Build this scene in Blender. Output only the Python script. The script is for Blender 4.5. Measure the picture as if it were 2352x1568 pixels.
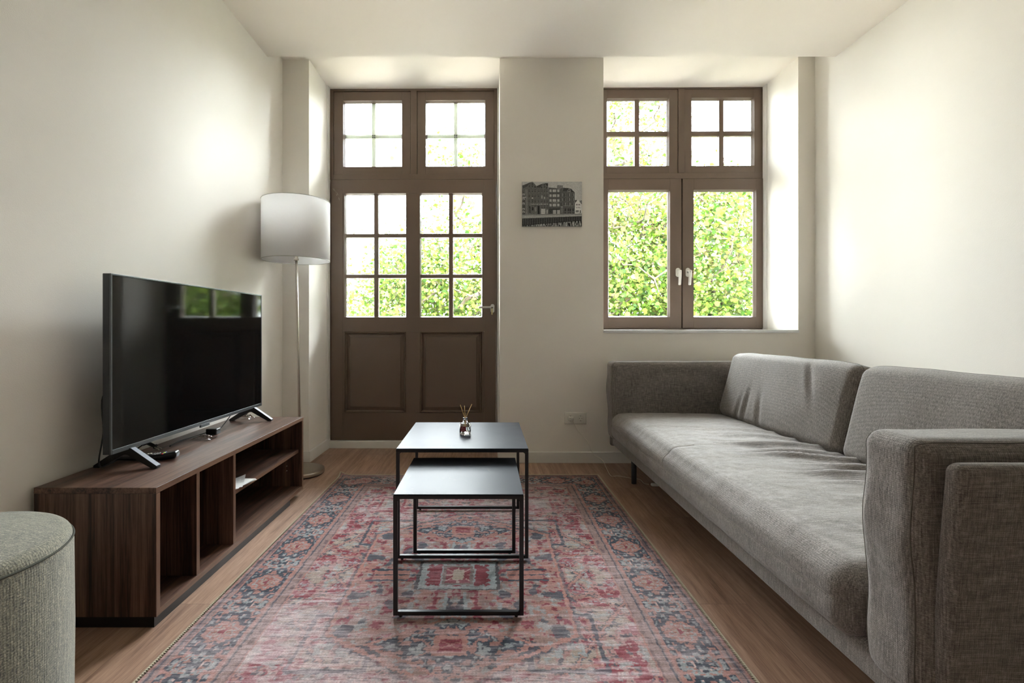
import bpy, bmesh, math, random
import numpy as np
from mathutils import Vector, Matrix, noise
random.seed(7); np.random.seed(7)
for o in list(bpy.data.objects): bpy.data.objects.remove(o)
SC = bpy.context.scene
COL = SC.collection
PI = math.pi
# ------------------------------------------------------------------ camera, light, exposure
FPX = 1125.0; PX0 = 1116.0; PY0 = 755.0          # focal length and vanishing point in photo pixels
cam = bpy.data.cameras.new('camera'); camo = bpy.data.objects.new('camera', cam); COL.objects.link(camo)
camo.location = (0, 0, 1.0); camo.rotation_euler = (PI/2, 0, 0)
cam.sensor_width = 36; cam.lens = 36*FPX/2352
cam.shift_x = (1176-PX0)/2352; cam.shift_y = -(784-PY0)/2352
cam.clip_start = 0.02; cam.clip_end = 300
SC.camera = camo
SC.view_settings.view_transform = 'Standard'; SC.view_settings.look = 'None'
SC.view_settings.gamma = 1; SC.view_settings.use_curve_mapping = False
SC.view_settings.exposure = 2.78
world = bpy.data.worlds.new('sky'); SC.world = world; world.use_nodes = True
wn = world.node_tree.nodes; wl = world.node_tree.links; wn.clear()
wo = wn.new('ShaderNodeOutputWorld'); wb = wn.new('ShaderNodeBackground'); wl.new(wb.outputs[0], wo.inputs[0])
wb.inputs[0].default_value = (0.89, 0.925, 1.0, 1); 
# bright overcast sky, dimmed towards the left to keep the right wall from blowing out
wt = wn.new('ShaderNodeTexCoord'); wsx = wn.new('ShaderNodeSeparateXYZ'); wl.new(wt.outputs['Generated'], wsx.inputs[0])
wm = wn.new('ShaderNodeMapRange'); wm.interpolation_type = 'SMOOTHSTEP'
for k_, v_ in (('From Min', -0.75), ('From Max', 0.75), ('To Min', 4.5), ('To Max', 18.5)): wm.inputs[k_].default_value = v_
wl.new(wsx.outputs[0], wm.inputs['Value']); wl.new(wm.outputs[0], wb.inputs[1])
sun = bpy.data.lights.new('sun', 'SUN'); sun.energy = 2.2; sun.angle = 0.02; sun.color = (1, 0.93, 0.78)
suno = bpy.data.objects.new('sun', sun); COL.objects.link(suno)
suno.location = (0, -10, 20); suno.rotation_euler = (math.radians(38), math.radians(-14), 0)
def portal(name, loc, sx, sz):
    l = bpy.data.lights.new(name, 'AREA'); l.shape = 'RECTANGLE'; l.size = sx; l.size_y = sz; l.energy = 1
    l.cycles.is_portal = True
    o = bpy.data.objects.new(name, l); COL.objects.link(o); o.location = loc; o.rotation_euler = (-PI/2, 0, 0)
portal('door_daylight', (-0.65, 4.24, 2.05), 1.5, 2.0)
portal('window_daylight', (1.62, 4.24, 2.02), 1.5, 2.1)

# ------------------------------------------------------------------ helpers
def lin(c):
    return tuple(((v/255)/12.92 if v/255 <= 0.04045 else ((v/255+0.055)/1.055)**2.4) for v in c)
def setp(o, label=None, cat=None, kind=None, group=None):
    if label: o['label'] = label
    if cat: o['category'] = cat
    if kind: o['kind'] = kind
    if group: o['group'] = group
    return o
ORG = {}
def empty(name, loc, label=None, cat=None, kind=None, group=None):
    o = bpy.data.objects.new(name, None); COL.objects.link(o); o.location = loc; o.empty_display_size = 0.05
    ORG[o.name] = Vector(loc); return setp(o, label, cat, kind, group)
class MB:
    def __init__(s): s.v = []; s.f = []; s.sm = []
    def add(s, vs, fs, smooth=False):
        n = len(s.v); s.v += [tuple(p) for p in vs]
        s.f += [tuple(i+n for i in f) for f in fs]; s.sm += [smooth]*len(fs); return s
    def box(s, x0, x1, y0, y1, z0, z1):
        if x0 > x1: x0, x1 = x1, x0
        if y0 > y1: y0, y1 = y1, y0
        if z0 > z1: z0, z1 = z1, z0
        v = [(x0,y0,z0),(x1,y0,z0),(x1,y1,z0),(x0,y1,z0),(x0,y0,z1),(x1,y0,z1),(x1,y1,z1),(x0,y1,z1)]
        return s.add(v, [(3,2,1,0),(4,5,6,7),(0,1,5,4),(1,2,6,5),(2,3,7,6),(3,0,4,7)])
    def prism(s, poly, axis, a, b):
        """extrude a 2-D polygon along axis ('x': poly is (y,z); 'y': (x,z); 'z': (x,y))"""
        def P(p, t): return {'x': (t, p[0], p[1]), 'y': (p[0], t, p[1]), 'z': (p[0], p[1], t)}[axis]
        n = len(poly); v = [P(p, a) for p in poly]+[P(p, b) for p in poly]
        f = [tuple(range(n))[::-1], tuple(range(n, 2*n))]+[(i, (i+1) % n, n+(i+1) % n, n+i) for i in range(n)]
        return s.add(v, f)
    def tube(s, pts, r, n=10, caps=True, smooth=True):
        pts = [Vector(p) for p in pts]; m = len(pts)
        rs = r if isinstance(r, (list, tuple)) else [r]*m
        vs = []; t0 = (pts[1]-pts[0]).normalized()
        u = t0.orthogonal().normalized()
        for i, p in enumerate(pts):
            t = (pts[min(i+1, m-1)]-pts[max(i-1, 0)]).normalized()
            u = (u-t*u.dot(t)); u = u.normalized() if u.length > 1e-6 else t.orthogonal().normalized()
            w = t.cross(u)
            for k in range(n):
                a = 2*PI*k/n; vs.append(p+(u*math.cos(a)+w*math.sin(a))*rs[i])
        fs = [(i*n+k, i*n+(k+1) % n, (i+1)*n+(k+1) % n, (i+1)*n+k) for i in range(m-1) for k in range(n)]
        s.add(vs, fs, smooth)
        if caps:
            b = len(s.v)-m*n; s.f += [tuple(b+k for k in range(n))[::-1], tuple(b+(m-1)*n+k for k in range(n))]; s.sm += [False]*2
        return s
    def lathe(s, prof, c, n=48, smooth=True, closed=False):
        vs = []; m = len(prof)
        for r, z in prof:
            for k in range(n):
                a = 2*PI*k/n; vs.append((c[0]+r*math.cos(a), c[1]+r*math.sin(a), c[2]+z))
        fs = []
        for i in range(m if closed else m-1):
            j = (i+1) % m
            for k in range(n): fs.append((i*n+k, i*n+(k+1) % n, j*n+(k+1) % n, j*n+k))
        return s.add(vs, fs, smooth)
    def rbox(s, c, d, r, n=(8,8,8), fn=None, rot=None):
        """rounded box centred c with size d, radius r, grid n; fn(p,unit)->p deforms local points"""
        hx, hy, hz = d[0]/2, d[1]/2, d[2]/2
        h = (hx, hy, hz); r = min(r, hx, hy, hz)
        def lins(i):
            k = n[i]; a = np.linspace(-1, 1, k+1)
            e = h[i]; rr = r/e
            inner = np.linspace(-1+rr, 1-rr, max(2, k-7)) if rr < 0.98 else np.array([0.0])
            ed = 1-rr*(1-np.tan(np.linspace(0, PI/4, 5))[1:])
            return list(-ed[::-1])+list(inner)+list(ed)
        L = [lins(i) for i in range(3)]
        vid = {}; vs = []; fs = []
        def surf(p):
            q = Vector((p[0]*hx, p[1]*hy, p[2]*hz)); inn = Vector([max(-h[i]+r, min(h[i]-r, q[i])) for i in range(3)]); dd = q-inn
            q2 = inn+dd.normalized()*r if dd.length > 1e-9 else q
            if fn: q2 = Vector(fn(q2, p))
            if rot: q2 = rot @ q2
            return q2+Vector(c)
        s.surf = surf
        def V(p):
            key = (round(p[0], 5), round(p[1], 5), round(p[2], 5))
            if key in vid: return vid[key]
            q = Vector((p[0]*hx, p[1]*hy, p[2]*hz))
            inn = Vector([max(-h[i]+r, min(h[i]-r, q[i])) for i in range(3)])
            dd = q-inn
            q2 = inn+dd.normalized()*r if dd.length > 1e-9 else q
            if fn: q2 = Vector(fn(q2, p))
            if rot: q2 = rot @ q2
            vid[key] = len(vs); vs.append(q2+Vector(c)); return vid[key]
        for ax in range(3):
            a, b = (ax+1) % 3, (ax+2) % 3
            for sg in (-1, 1):
                for i in range(len(L[a])-1):
                    for j in range(len(L[b])-1):
                        q = []
                        for (ii, jj) in ((i, j), (i+1, j), (i+1, j+1), (i, j+1)):
                            p = [0, 0, 0]; p[ax] = sg; p[a] = L[a][ii]; p[b] = L[b][jj]; q.append(V(p))
                        fs.append(tuple(q) if sg > 0 else tuple(q[::-1]))
        return s.add(vs, fs, True)
    def build(s, name, mat, parent=None, loc=(0,0,0), bevel=0, wall=False, solid=0):
        me = bpy.data.meshes.new(name)
        org = ORG[parent.name] if parent is not None else Vector(loc)
        me.from_pydata([tuple(Vector(p)-org) for p in s.v], [], s.f)
        me.polygons.foreach_set('use_smooth', s.sm)
        me.materials.append(mat); me.update()
        o = bpy.data.objects.new(name, me); COL.objects.link(o)
        ORG[o.name] = Vector(org)
        if parent is not None: o.parent = parent
        else: o.location = org
        if bevel:
            b = o.modifiers.new('bevel', 'BEVEL'); b.width = bevel; b.segments = 2; b.limit_method = 'ANGLE'; b.angle_limit = 0.6
        if wall: wallrot(o)
        return o
WA = -0.010; WP = Vector((0.5, 3.664, 0))
def wallrot(o):
    """the window wall stands a trace out of square with the room"""
    R = Matrix.Rotation(WA, 4, 'Z'); l = Vector(o.location)
    o.location = WP+(R @ (l-WP)); o.rotation_euler = (0, 0, WA)

# ------------------------------------------------------------------ materials
def nodemat(name):
    m = bpy.data.materials.new(name); m.use_nodes = True
    nt = m.node_tree; return m, nt, nt.nodes['Principled BSDF'], nt.links
def N(nt, t, **kw):
    n = nt.nodes.new(t)
    for k, v in kw.items():
        if hasattr(n, k): setattr(n, k, v)
        else: n.inputs[k.replace('_', ' ')].default_value = v
    return n
def simple(name, rgb, rough=0.5, metal=0.0, bump=0.0, bscale=200, var=0.0, vscale=6, spec=None, srgb=True):
    m, nt, b, L = nodemat(name)
    c = lin(rgb) if srgb else rgb
    b.inputs['Roughness'].default_value = rough; b.inputs['Metallic'].default_value = metal
    if spec is not None: b.inputs['Specular IOR Level'].default_value = spec
    tc = N(nt, 'ShaderNodeTexCoord')
    no = N(nt, 'ShaderNodeTexNoise', Scale=vscale, Detail=3.0); L.new(tc.outputs['Object'], no.inputs['Vector'])
    mx = N(nt, 'ShaderNodeMix', data_type='RGBA'); v = max(var, 0.01)
    mx.inputs[6].default_value = tuple(x*(1-v) for x in c)+(1,); mx.inputs[7].default_value = tuple(min(1, x*(1+v)) for x in c)+(1,)
    L.new(no.outputs['Fac'], mx.inputs[0]); L.new(mx.outputs[2], b.inputs['Base Color'])
    if bump:
        n2 = N(nt, 'ShaderNodeTexNoise', Scale=bscale, Detail=2.0); L.new(tc.outputs['Object'], n2.inputs['Vector'])
        bp = N(nt, 'ShaderNodeBump', Strength=bump, Distance=0.002); L.new(n2.outputs['Fac'], bp.inputs['Height']); L.new(bp.outputs[0], b.inputs['Normal'])
    return m
M = {}
M['wall'] = simple('painted_plaster', (0.86, 0.82, 0.75), 0.8, bump=0.2, bscale=260, spec=.05, srgb=False)
M['ceil'] = simple('ceiling_plaster', (0.86, 0.80, 0.725), 0.85, bump=0.1, bscale=200, spec=.15, srgb=False)
M['trim'] = simple('white_gloss_paint', (0.78, 0.76, 0.71), 0.35, srgb=False)
M['sill'] = simple('white_sill', (0.80, 0.80, 0.80), 0.3, srgb=False)
M['brown'] = simple('brown_paint', (108, 91, 78), 0.38, bump=0.12, bscale=320, var=0.05)
M['white_pl'] = simple('white_plastic', (225, 222, 212), 0.35)
M['dark'] = simple('dark_hole', (20, 20, 20), 0.6)
M['chrome'] = simple('satin_metal', (205, 205, 200), 0.28, metal=1.0)
M['nickel'] = simple('brushed_nickel', (190, 182, 170), 0.3, metal=1.0)
M['alu'] = simple('grey_spacer_bar', (205, 205, 190), 0.5)
M['brass'] = simple('key_metal', (190, 175, 130), 0.35, metal=1.0)
M['blackmetal'] = simple('black_powder_coat', (16, 16, 19), 0.38)
M['blackpl'] = simple('black_plastic', (14, 14, 16), 0.35)
M['tvbody'] = simple('dark_grey_plastic', (44, 46, 50), 0.38)
M['tvbezel'] = simple('bezel_metal', (95, 98, 100), 0.32, metal=0.6)
M['screen'] = simple('screen_glass', (7, 8, 9), 0.06, spec=0.6)
M['foot'] = simple('foot_satin', (70, 76, 88), 0.5)
M['paper'] = simple('paper', (215, 215, 212), 0.7)
M['ink'] = simple('grey_ink', (105, 108, 112), 0.7)
M['reed'] = simple('rattan_reed', (212, 178, 112), 0.6)
M['label'] = simple('wine_red_label', (118, 24, 36), 0.5)
M['labelpr'] = simple('label_print', (215, 160, 160), 0.6)
M['cord'] = simple('white_cord', (215, 208, 196), 0.4)
M['bark'] = simple('bark', (58, 50, 38), 0.9, var=0.3, vscale=9)
M['street'] = simple('street_paving', (140, 133, 120), 0.9, var=0.15, vscale=1)
M['brick'] = simple('outer_brick', (140, 90, 70), 0.9, var=0.2, vscale=20)
for nm, c in (('red', (190, 40, 40)), ('green', (40, 140, 60)), ('yellow', (210, 190, 50)), ('blue', (50, 110, 180)), ('grey', (120, 120, 120)), ('pale', (205, 200, 190))):
    M['btn_'+nm] = simple('button_'+nm, c, 0.5)
M['seam'] = simple('seam_thread', (92, 87, 79), 0.95)
M['seam_seat'] = simple('seam_thread_pale', (134, 128, 120), 0.95)
M['seam_pouf'] = simple('seam_dark', (58, 58, 48), 0.95)

def thin_glass(name, tint=(1, 1, 1), refl=0.08):
    m = bpy.data.materials.new(name); m.use_nodes = True; nt = m.node_tree; nt.nodes.clear(); L = nt.links
    o = N(nt, 'ShaderNodeOutputMaterial'); t = N(nt, 'ShaderNodeBsdfTransparent'); t.inputs[0].default_value = tint+(1,)
    g = N(nt, 'ShaderNodeBsdfGlossy'); g.inputs['Roughness'].default_value = 0.02
    fr = N(nt, 'ShaderNodeFresnel'); fr.inputs[0].default_value = 1.35
    mx = N(nt, 'ShaderNodeMixShader'); L.new(fr.outputs[0], mx.inputs[0]); L.new(t.outputs[0], mx.inputs[1]); L.new(g.outputs[0], mx.inputs[2]); L.new(mx.outputs[0], o.inputs[0])
    return m
M['pane'] = thin_glass('window_glass', (0.96, 0.98, 0.96))
def real_glass(name, col=(1,1,1), ior=1.45):
    m, nt, b, L = nodemat(name)
    b.inputs['Base Color'].default_value = col+(1,); b.inputs['Roughness'].default_value = 0.02
    b.inputs['Transmission Weight'].default_value = 1.0; b.inputs['IOR'].default_value = ior
    return m
M['glass'] = real_glass('bottle_glass'); M['liquid'] = real_glass('clear_liquid', (0.97, 0.98, 0.97), 1.33)
M['cellophane'] = thin_glass('clear_plastic_film', (0.80, 0.81, 0.80))

# lamp shade: translucent white textile
def shade_mat():
    m = bpy.data.materials.new('lamp_shade_textile'); m.use_nodes = True; nt = m.node_tree; nt.nodes.clear(); L = nt.links
    o = N(nt, 'ShaderNodeOutputMaterial'); d = N(nt, 'ShaderNodeBsdfDiffuse'); t = N(nt, 'ShaderNodeBsdfTranslucent')
    d.inputs[0].default_value = (0.93, 0.92, 0.91, 1); t.inputs[0].default_value = (0.93, 0.92, 0.91, 1)
    tc = N(nt, 'ShaderNodeTexCoord'); no = N(nt, 'ShaderNodeTexNoise', Scale=500.0); L.new(tc.outputs['Object'], no.inputs['Vector'])
    bp = N(nt, 'ShaderNodeBump', Strength=0.1, Distance=0.001); L.new(no.outputs[0], bp.inputs['Height']); L.new(bp.outputs[0], d.inputs['Normal'])
    mx = N(nt, 'ShaderNodeMixShader'); mx.inputs[0].default_value = 0.42
    L.new(d.outputs[0], mx.inputs[1]); L.new(t.outputs[0], mx.inputs[2]); L.new(mx.outputs[0], o.inputs[0]); return m
M['shade'] = shade_mat()

# woods: grain along a chosen axis
def wood(name, axis, stops, width, stretch, rough=0.42, planks=None, bump=0.06, fine=1.0):
    m, nt, b, L = nodemat(name)
    tc = N(nt, 'ShaderNodeTexCoord'); src = tc.outputs['Object']
    mp = N(nt, 'ShaderNodeMapping'); L.new(src, mp.inputs[0])
    sc = [1.0/width]*3; sc[axis] = stretch/width; mp.inputs['Scale'].default_value = sc
    vec = mp.outputs[0]
    if planks:
        br = N(nt, 'ShaderNodeTexBrick'); br.offset = 0.37; br.inputs['Scale'].default_value = 1.0
        br.inputs['Mortar Size'].default_value = 0.0012; br.inputs['Mortar Smooth'].default_value = 0.3
        br.inputs['Brick Width'].default_value = planks[1]; br.inputs['Row Height'].default_value = planks[0]
        br.inputs['Color1'].default_value = (0, 0, 0, 1); br.inputs['Color2'].default_value = (1, 1, 1, 1); br.inputs['Mortar'].default_value = (0.5,0.5,0.5,1)
        m2 = N(nt, 'ShaderNodeMapping'); m2.inputs['Rotation'].default_value = (0, 0, PI/2); L.new(src, m2.inputs[0]); L.new(m2.outputs[0], br.inputs['Vector'])
        ad = N(nt, 'ShaderNodeVectorMath', operation='MULTIPLY_ADD'); ad.inputs[1].default_value = (13.0, 7.0, 5.0)
        L.new(br.outputs['Color'], ad.inputs[0]); L.new(vec, ad.inputs[2]); vec = ad.outputs[0]
    n1 = N(nt, 'ShaderNodeTexNoise', Scale=1.0, Detail=6.0, Roughness=0.62, Distortion=0.6); L.new(vec, n1.inputs['Vector'])
    n2 = N(nt, 'ShaderNodeTexNoise', Scale=7.0*fine, Detail=4.0, Roughness=0.7); L.new(vec, n2.inputs['Vector'])
    ma = N(nt, 'ShaderNodeMath', operation='MULTIPLY_ADD'); ma.inputs[1].default_value = 0.45; L.new(n2.outputs['Fac'], ma.inputs[0])
    mb = N(nt, 'ShaderNodeMath', operation='MULTIPLY'); mb.inputs[1].default_value = 0.62; L.new(n1.outputs['Fac'], mb.inputs[0]); L.new(mb.outputs[0], ma.inputs[2])
    cr = N(nt, 'ShaderNodeValToRGB'); el = cr.color_ramp.elements
    el[0].position = stops[0][0]; el[0].color = lin(stops[0][1])+(1,); el[1].position = stops[-1][0]; el[1].color = lin(stops[-1][1])+(1,)
    for p, c in stops[1:-1]:
        e = el.new(p); e.color = lin(c)+(1,)
    L.new(ma.outputs[0], cr.inputs[0]); out = cr.outputs[0]
    if planks:
        hs = N(nt, 'ShaderNodeHueSaturation'); mv = N(nt, 'ShaderNodeMapRange'); mv.inputs['To Min'].default_value = 0.88; mv.inputs['To Max'].default_value = 1.08
        L.new(br.outputs['Color'], mv.inputs[0]); L.new(mv.outputs[0], hs.inputs['Value']); L.new(out, hs.inputs['Color'])
        mo = N(nt, 'ShaderNodeMix', data_type='RGBA'); mo.inputs[7].default_value = lin((70, 52, 40))+(1,)
        m3 = N(nt, 'ShaderNodeMath', operation='MULTIPLY'); m3.inputs[1].default_value = 0.55; L.new(br.outputs['Fac'], m3.inputs[0])
        L.new(m3.outputs[0], mo.inputs[0]); L.new(hs.outputs[0], mo.inputs[6]); out = mo.outputs[2]
    L.new(out, b.inputs['Base Color']); b.inputs['Roughness'].default_value = rough
    bp = N(nt, 'ShaderNodeBump', Strength=bump, Distance=0.002); L.new(n2.outputs['Fac'], bp.inputs['Height']); L.new(bp.outputs[0], b.inputs['Normal'])
    return m
OAK = [(0.36, (108, 80, 64)), (0.5, (146, 114, 94)), (0.6, (164, 132, 110)), (0.72, (180, 150, 128))]
M['floor'] = wood('oak_laminate', 1, OAK, 0.035, 0.05, 0.42, planks=(0.19, 1.3))
WAL = [(0.40, (32, 20, 16)), (0.47, (60, 40, 32)), (0.54, (88, 64, 53)), (0.61, (108, 82, 68)), (0.70, (128, 98, 78))]
M['wal_y'] = wood('walnut_grain_long', 1, WAL, 0.045, 0.03, 0.36)
M['wal_z'] = wood('walnut_grain_upright', 2, WAL, 0.045, 0.03, 0.4)
M['wal_edge'] = wood('walnut_edge_band', 1, [(0.36, (92, 66, 50)), (0.7, (134, 102, 80))], 0.02, 0.05, 0.4)
M['wal_edge_z'] = wood('walnut_edge_band_upright', 2, [(0.36, (92, 66, 50)), (0.7, (134, 102, 80))], 0.02, 0.05, 0.4)

# woven fabrics
def fabric(name, c0, c1, c2, period, spk=900, bump=0.35, rib=0.5):
    m, nt, b, L = nodemat(name)
    tc = N(nt, 'ShaderNodeTexCoord'); sp = N(nt, 'ShaderNodeSeparateXYZ'); L.new(tc.outputs['Object'], sp.inputs[0])
    k = 2*PI/period; outs = []
    for i in range(3):
        a = N(nt, 'ShaderNodeMath', operation='MULTIPLY'); a.inputs[1].default_value = k; L.new(sp.outputs[i], a.inputs[0])
        s = N(nt, 'ShaderNodeMath', operation='SINE'); L.new(a.outputs[0], s.inputs[0]); outs.append(s.outputs[0])
    a1 = N(nt, 'ShaderNodeMath', operation='ADD'); L.new(outs[0], a1.inputs[0]); L.new(outs[1], a1.inputs[1])
    a2 = N(nt, 'ShaderNodeMath', operation='ADD'); L.new(a1.outputs[0], a2.inputs[0]); L.new(outs[2], a2.inputs[1])
    w = N(nt, 'ShaderNodeMapRange'); w.inputs['From Min'].default_value = -2.4; w.inputs['From Max'].default_value = 2.4; L.new(a2.outputs[0], w.inputs[0])
    n1 = N(nt, 'ShaderNodeTexNoise', Scale=float(spk), Detail=2.0, Roughness=0.8); L.new(tc.outputs['Object'], n1.inputs['Vector'])
    mp = N(nt, 'ShaderNodeMapping'); mp.inputs['Scale'].default_value = (30, 300, 300); L.new(tc.outputs['Object'], mp.inputs[0])
    n3 = N(nt, 'ShaderNodeTexNoise', Scale=1.0, Detail=2.0); L.new(mp.outputs[0], n3.inputs['Vector'])
    mp2 = N(nt, 'ShaderNodeMapping'); mp2.inputs['Scale'].default_value = (300, 300, 30); L.new(tc.outputs['Object'], mp2.inputs[0])
    n4 = N(nt, 'ShaderNodeTexNoise', Scale=1.0, Detail=2.0); L.new(mp2.outputs[0], n4.inputs['Vector'])
    q = N(nt, 'ShaderNodeMath', operation='ADD'); L.new(n3.outputs[0], q.inputs[0]); L.new(n4.outputs[0], q.inputs[1])
    q2 = N(nt, 'ShaderNodeMath', operation='MULTIPLY_ADD'); q2.inputs[1].default_value = 0.35; L.new(q.outputs[0], q2.inputs[0])
    q3 = N(nt, 'ShaderNodeMath', operation='MULTIPLY'); q3.inputs[1].default_value = 0.65; L.new(n1.outputs[0], q3.inputs[0]); L.new(q3.outputs[0], q2.inputs[2])
    q4 = N(nt, 'ShaderNodeMath', operation='MULTIPLY_ADD'); q4.inputs[1].default_value = rib*0.3; L.new(w.outputs[0], q4.inputs[0]); L.new(q2.outputs[0], q4.inputs[2])
    cr = N(nt, 'ShaderNodeValToRGB'); e = cr.color_ramp.elements
    e[0].position = 0.55; e[0].color = lin(c0)+(1,); e[1].position = 0.95; e[1].color = lin(c2)+(1,); x = e.new(0.74); x.color = lin(c1)+(1,)
    L.new(q4.outputs[0], cr.inputs[0]); L.new(cr.outputs[0], b.inputs['Base Color'])
    b.inputs['Roughness'].default_value = 0.9; b.inputs['Specular IOR Level'].default_value = 0.25
    b.inputs['Sheen Weight'].default_value = 0.25; b.inputs['Sheen Roughness'].default_value = 0.5
    h = N(nt, 'ShaderNodeMath', operation='MULTIPLY_ADD'); h.inputs[1].default_value = 0.6; L.new(n1.outputs[0], h.inputs[0]); L.new(w.outputs[0], h.inputs[2])
    bp = N(nt, 'ShaderNodeBump', Strength=bump, Distance=0.0015); L.new(h.outputs[0], bp.inputs['Height']); L.new(bp.outputs[0], b.inputs['Normal'])
    return m
M['sofa'] = fabric('grey_brown_weave', (74, 69, 65), (124, 117, 111), (174, 166, 159), 0.0042, rib=.3)
M['pouf'] = fabric('grey_green_tweed', (76, 75, 68), (124, 120, 104), (178, 170, 146), 0.006, spk=330, rib=0.1)

# stone-look table top: dark, satin, faint scratches and veins
def stone(name):
    m, nt, b, L = nodemat(name); tc = N(nt, 'ShaderNodeTexCoord')
    n = N(nt, 'ShaderNodeTexNoise', Scale=5.0, Detail=6.0, Distortion=1.2); L.new(tc.outputs['Object'], n.inputs['Vector'])
    v = N(nt, 'ShaderNodeTexNoise', Scale=3.2, Detail=5.0, Distortion=2.5); L.new(tc.outputs['Object'], v.inputs['Vector'])
    sb = N(nt, 'ShaderNodeMath', operation='SUBTRACT'); sb.inputs[1].default_value = 0.5; L.new(v.outputs[0], sb.inputs[0])
    ab = N(nt, 'ShaderNodeMath', operation='ABSOLUTE'); L.new(sb.outputs[0], ab.inputs[0])
    mr = N(nt, 'ShaderNodeMapRange'); mr.inputs['From Max'].default_value = 0.006; mr.inputs['To Min'].default_value = 1; mr.inputs['To Max'].default_value = 0; L.new(ab.outputs[0], mr.inputs[0])
    gate = N(nt, 'ShaderNodeMapRange'); gate.inputs['From Min'].default_value = 0.54; gate.inputs['From Max'].default_value = 0.66; L.new(n.outputs[0], gate.inputs[0])
    ml = N(nt, 'ShaderNodeMath', operation='MULTIPLY'); L.new(mr.outputs[0], ml.inputs[0]); L.new(gate.outputs[0], ml.inputs[1])
    cr = N(nt, 'ShaderNodeMix', data_type='RGBA'); cr.inputs[6].default_value = lin((28, 32, 40))+(1,); cr.inputs[7].default_value = lin((46, 49, 56))+(1,); L.new(n.outputs[0], cr.inputs[0])
    c2 = N(nt, 'ShaderNodeMix', data_type='RGBA'); c2.inputs[7].default_value = lin((84, 80, 74))+(1,); L.new(ml.outputs[0], c2.inputs[0]); L.new(cr.outputs[2], c2.inputs[6])
    L.new(c2.outputs[2], b.inputs['Base Color'])
    r = N(nt, 'ShaderNodeMapRange'); b.inputs['IOR'].default_value = 1.2; r.inputs['To Min'].default_value = 0.34; r.inputs['To Max'].default_value = 0.46; L.new(n.outputs[0], r.inputs[0]); L.new(r.outputs[0], b.inputs['Roughness'])
    return m
M['stone'] = stone('dark_stone_laminate')

# colours carried per vertex (rug, canvas, leaves)
def colattr(name, rough=0.9, bump=0.0, bscale=400, transl=0.0, sheen=0.0):
    m, nt, b, L = nodemat(name)
    at = N(nt, 'ShaderNodeAttribute'); at.attribute_name = 'tint'
    L.new(at.outputs['Color'], b.inputs['Base Color']); b.inputs['Roughness'].default_value = rough
    b.inputs['Specular IOR Level'].default_value = 0.2
    if sheen: b.inputs['Sheen Weight'].default_value = sheen
    if bump:
        tc = N(nt, 'ShaderNodeTexCoord')
        mp = N(nt, 'ShaderNodeMapping'); mp.inputs['Scale'].default_value = (1, 2.4, 1); L.new(tc.outputs['Object'], mp.inputs[0])
        n = N(nt, 'ShaderNodeTexNoise', Scale=float(bscale), Detail=2.0); L.new(mp.outputs[0], n.inputs['Vector'])
        bp = N(nt, 'ShaderNodeBump', Strength=bump, Distance=0.002); L.new(n.outputs[0], bp.inputs['Height']); L.new(bp.outputs[0], b.inputs['Normal'])
    if bump:
        n5 = N(nt, 'ShaderNodeTexNoise', Scale=1.0, Detail=2.0, Roughness=.7); m5 = N(nt, 'ShaderNodeMapping'); m5.inputs['Scale'].default_value = (160, 520, 1); L.new(tc.outputs['Object'], m5.inputs[0]); L.new(m5.outputs[0], n5.inputs['Vector'])
        r5 = N(nt, 'ShaderNodeMapRange'); r5.inputs['From Min'].default_value = .3; r5.inputs['From Max'].default_value = .7; r5.inputs['To Min'].default_value = .68; r5.inputs['To Max'].default_value = 1.34; L.new(n5.outputs[0], r5.inputs[0])
        v5 = N(nt, 'ShaderNodeVectorMath', operation='SCALE'); L.new(at.outputs['Color'], v5.inputs[0]); L.new(r5.outputs[0], v5.inputs['Scale']); L.new(v5.outputs[0], b.inputs['Base Color'])
    if transl:
        t = N(nt, 'ShaderNodeBsdfTranslucent'); L.new(at.outputs['Color'], t.inputs[0])
        mx = N(nt, 'ShaderNodeMixShader'); mx.inputs[0].default_value = transl
        o = nt.nodes['Material Output']; L.new(b.outputs[0], mx.inputs[1]); L.new(t.outputs[0], mx.inputs[2]); L.new(mx.outputs[0], o.inputs[0])
    return m
M['rug'] = colattr('printed_chenille', 0.95, bump=0.5, bscale=260)
M['canvas'] = colattr('printed_canvas', 0.8)
M['leaf'] = colattr('leaf', 0.6, transl=0.45)

# ------------------------------------------------------------------ room shell
XL, XR, YB = -1.53, 2.45, 3.664        # left wall, right wall, window wall
ZC, ZS = 2.905, 3.025                  # ceiling, recess soffit
YF = 4.12                              # front of the joinery
S = YF/FPX
X = lambda p: (p-PX0)*S
Z = lambda p: 1.0+(PY0-p)*S
YR = -4.6
def structure(mb, name, mat, label, cat, loc=(0,0,0), **kw):
    return setp(mb.build(name, mat, loc=loc, **kw), label, cat, 'structure')
structure(MB().box(XL-.2, XR+.2, YR-.2, 4.22, -0.12, 0), 'floor', M['floor'], 'light brown oak plank floor running towards the windows', 'floor')
structure(MB().box(XL-.2, XR+.2, YR-.2, 3.43, ZC, 3.3).box(XL-.2, XR+.2, 3.43, 4.22, ZS, 3.3), 'ceiling', M['ceil'], 'cream ceiling with a shallow raised strip along the windows', 'ceiling')
structure(MB().box(XL-.2, XL, YR, 4.22, -0.12, 3.2), 'wall_left', M['wall'], 'plain off-white wall behind the television', 'wall')
structure(MB().box(XR, XR+.2, YR, 4.22, -0.12, 3.2), 'wall_right', M['wall'], 'plain off-white wall behind the grey sofa', 'wall')
structure(MB().box(XL-.2, XR+.2, YR-.2, YR, -0.12, 3.2), 'wall_front', M['wall'], 'plain off-white wall behind the viewer', 'wall')
XD0, XD1, XW0, XW1 = -1.330, 0.104, 0.879, 2.325
ZSILL = Z(757)
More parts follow.
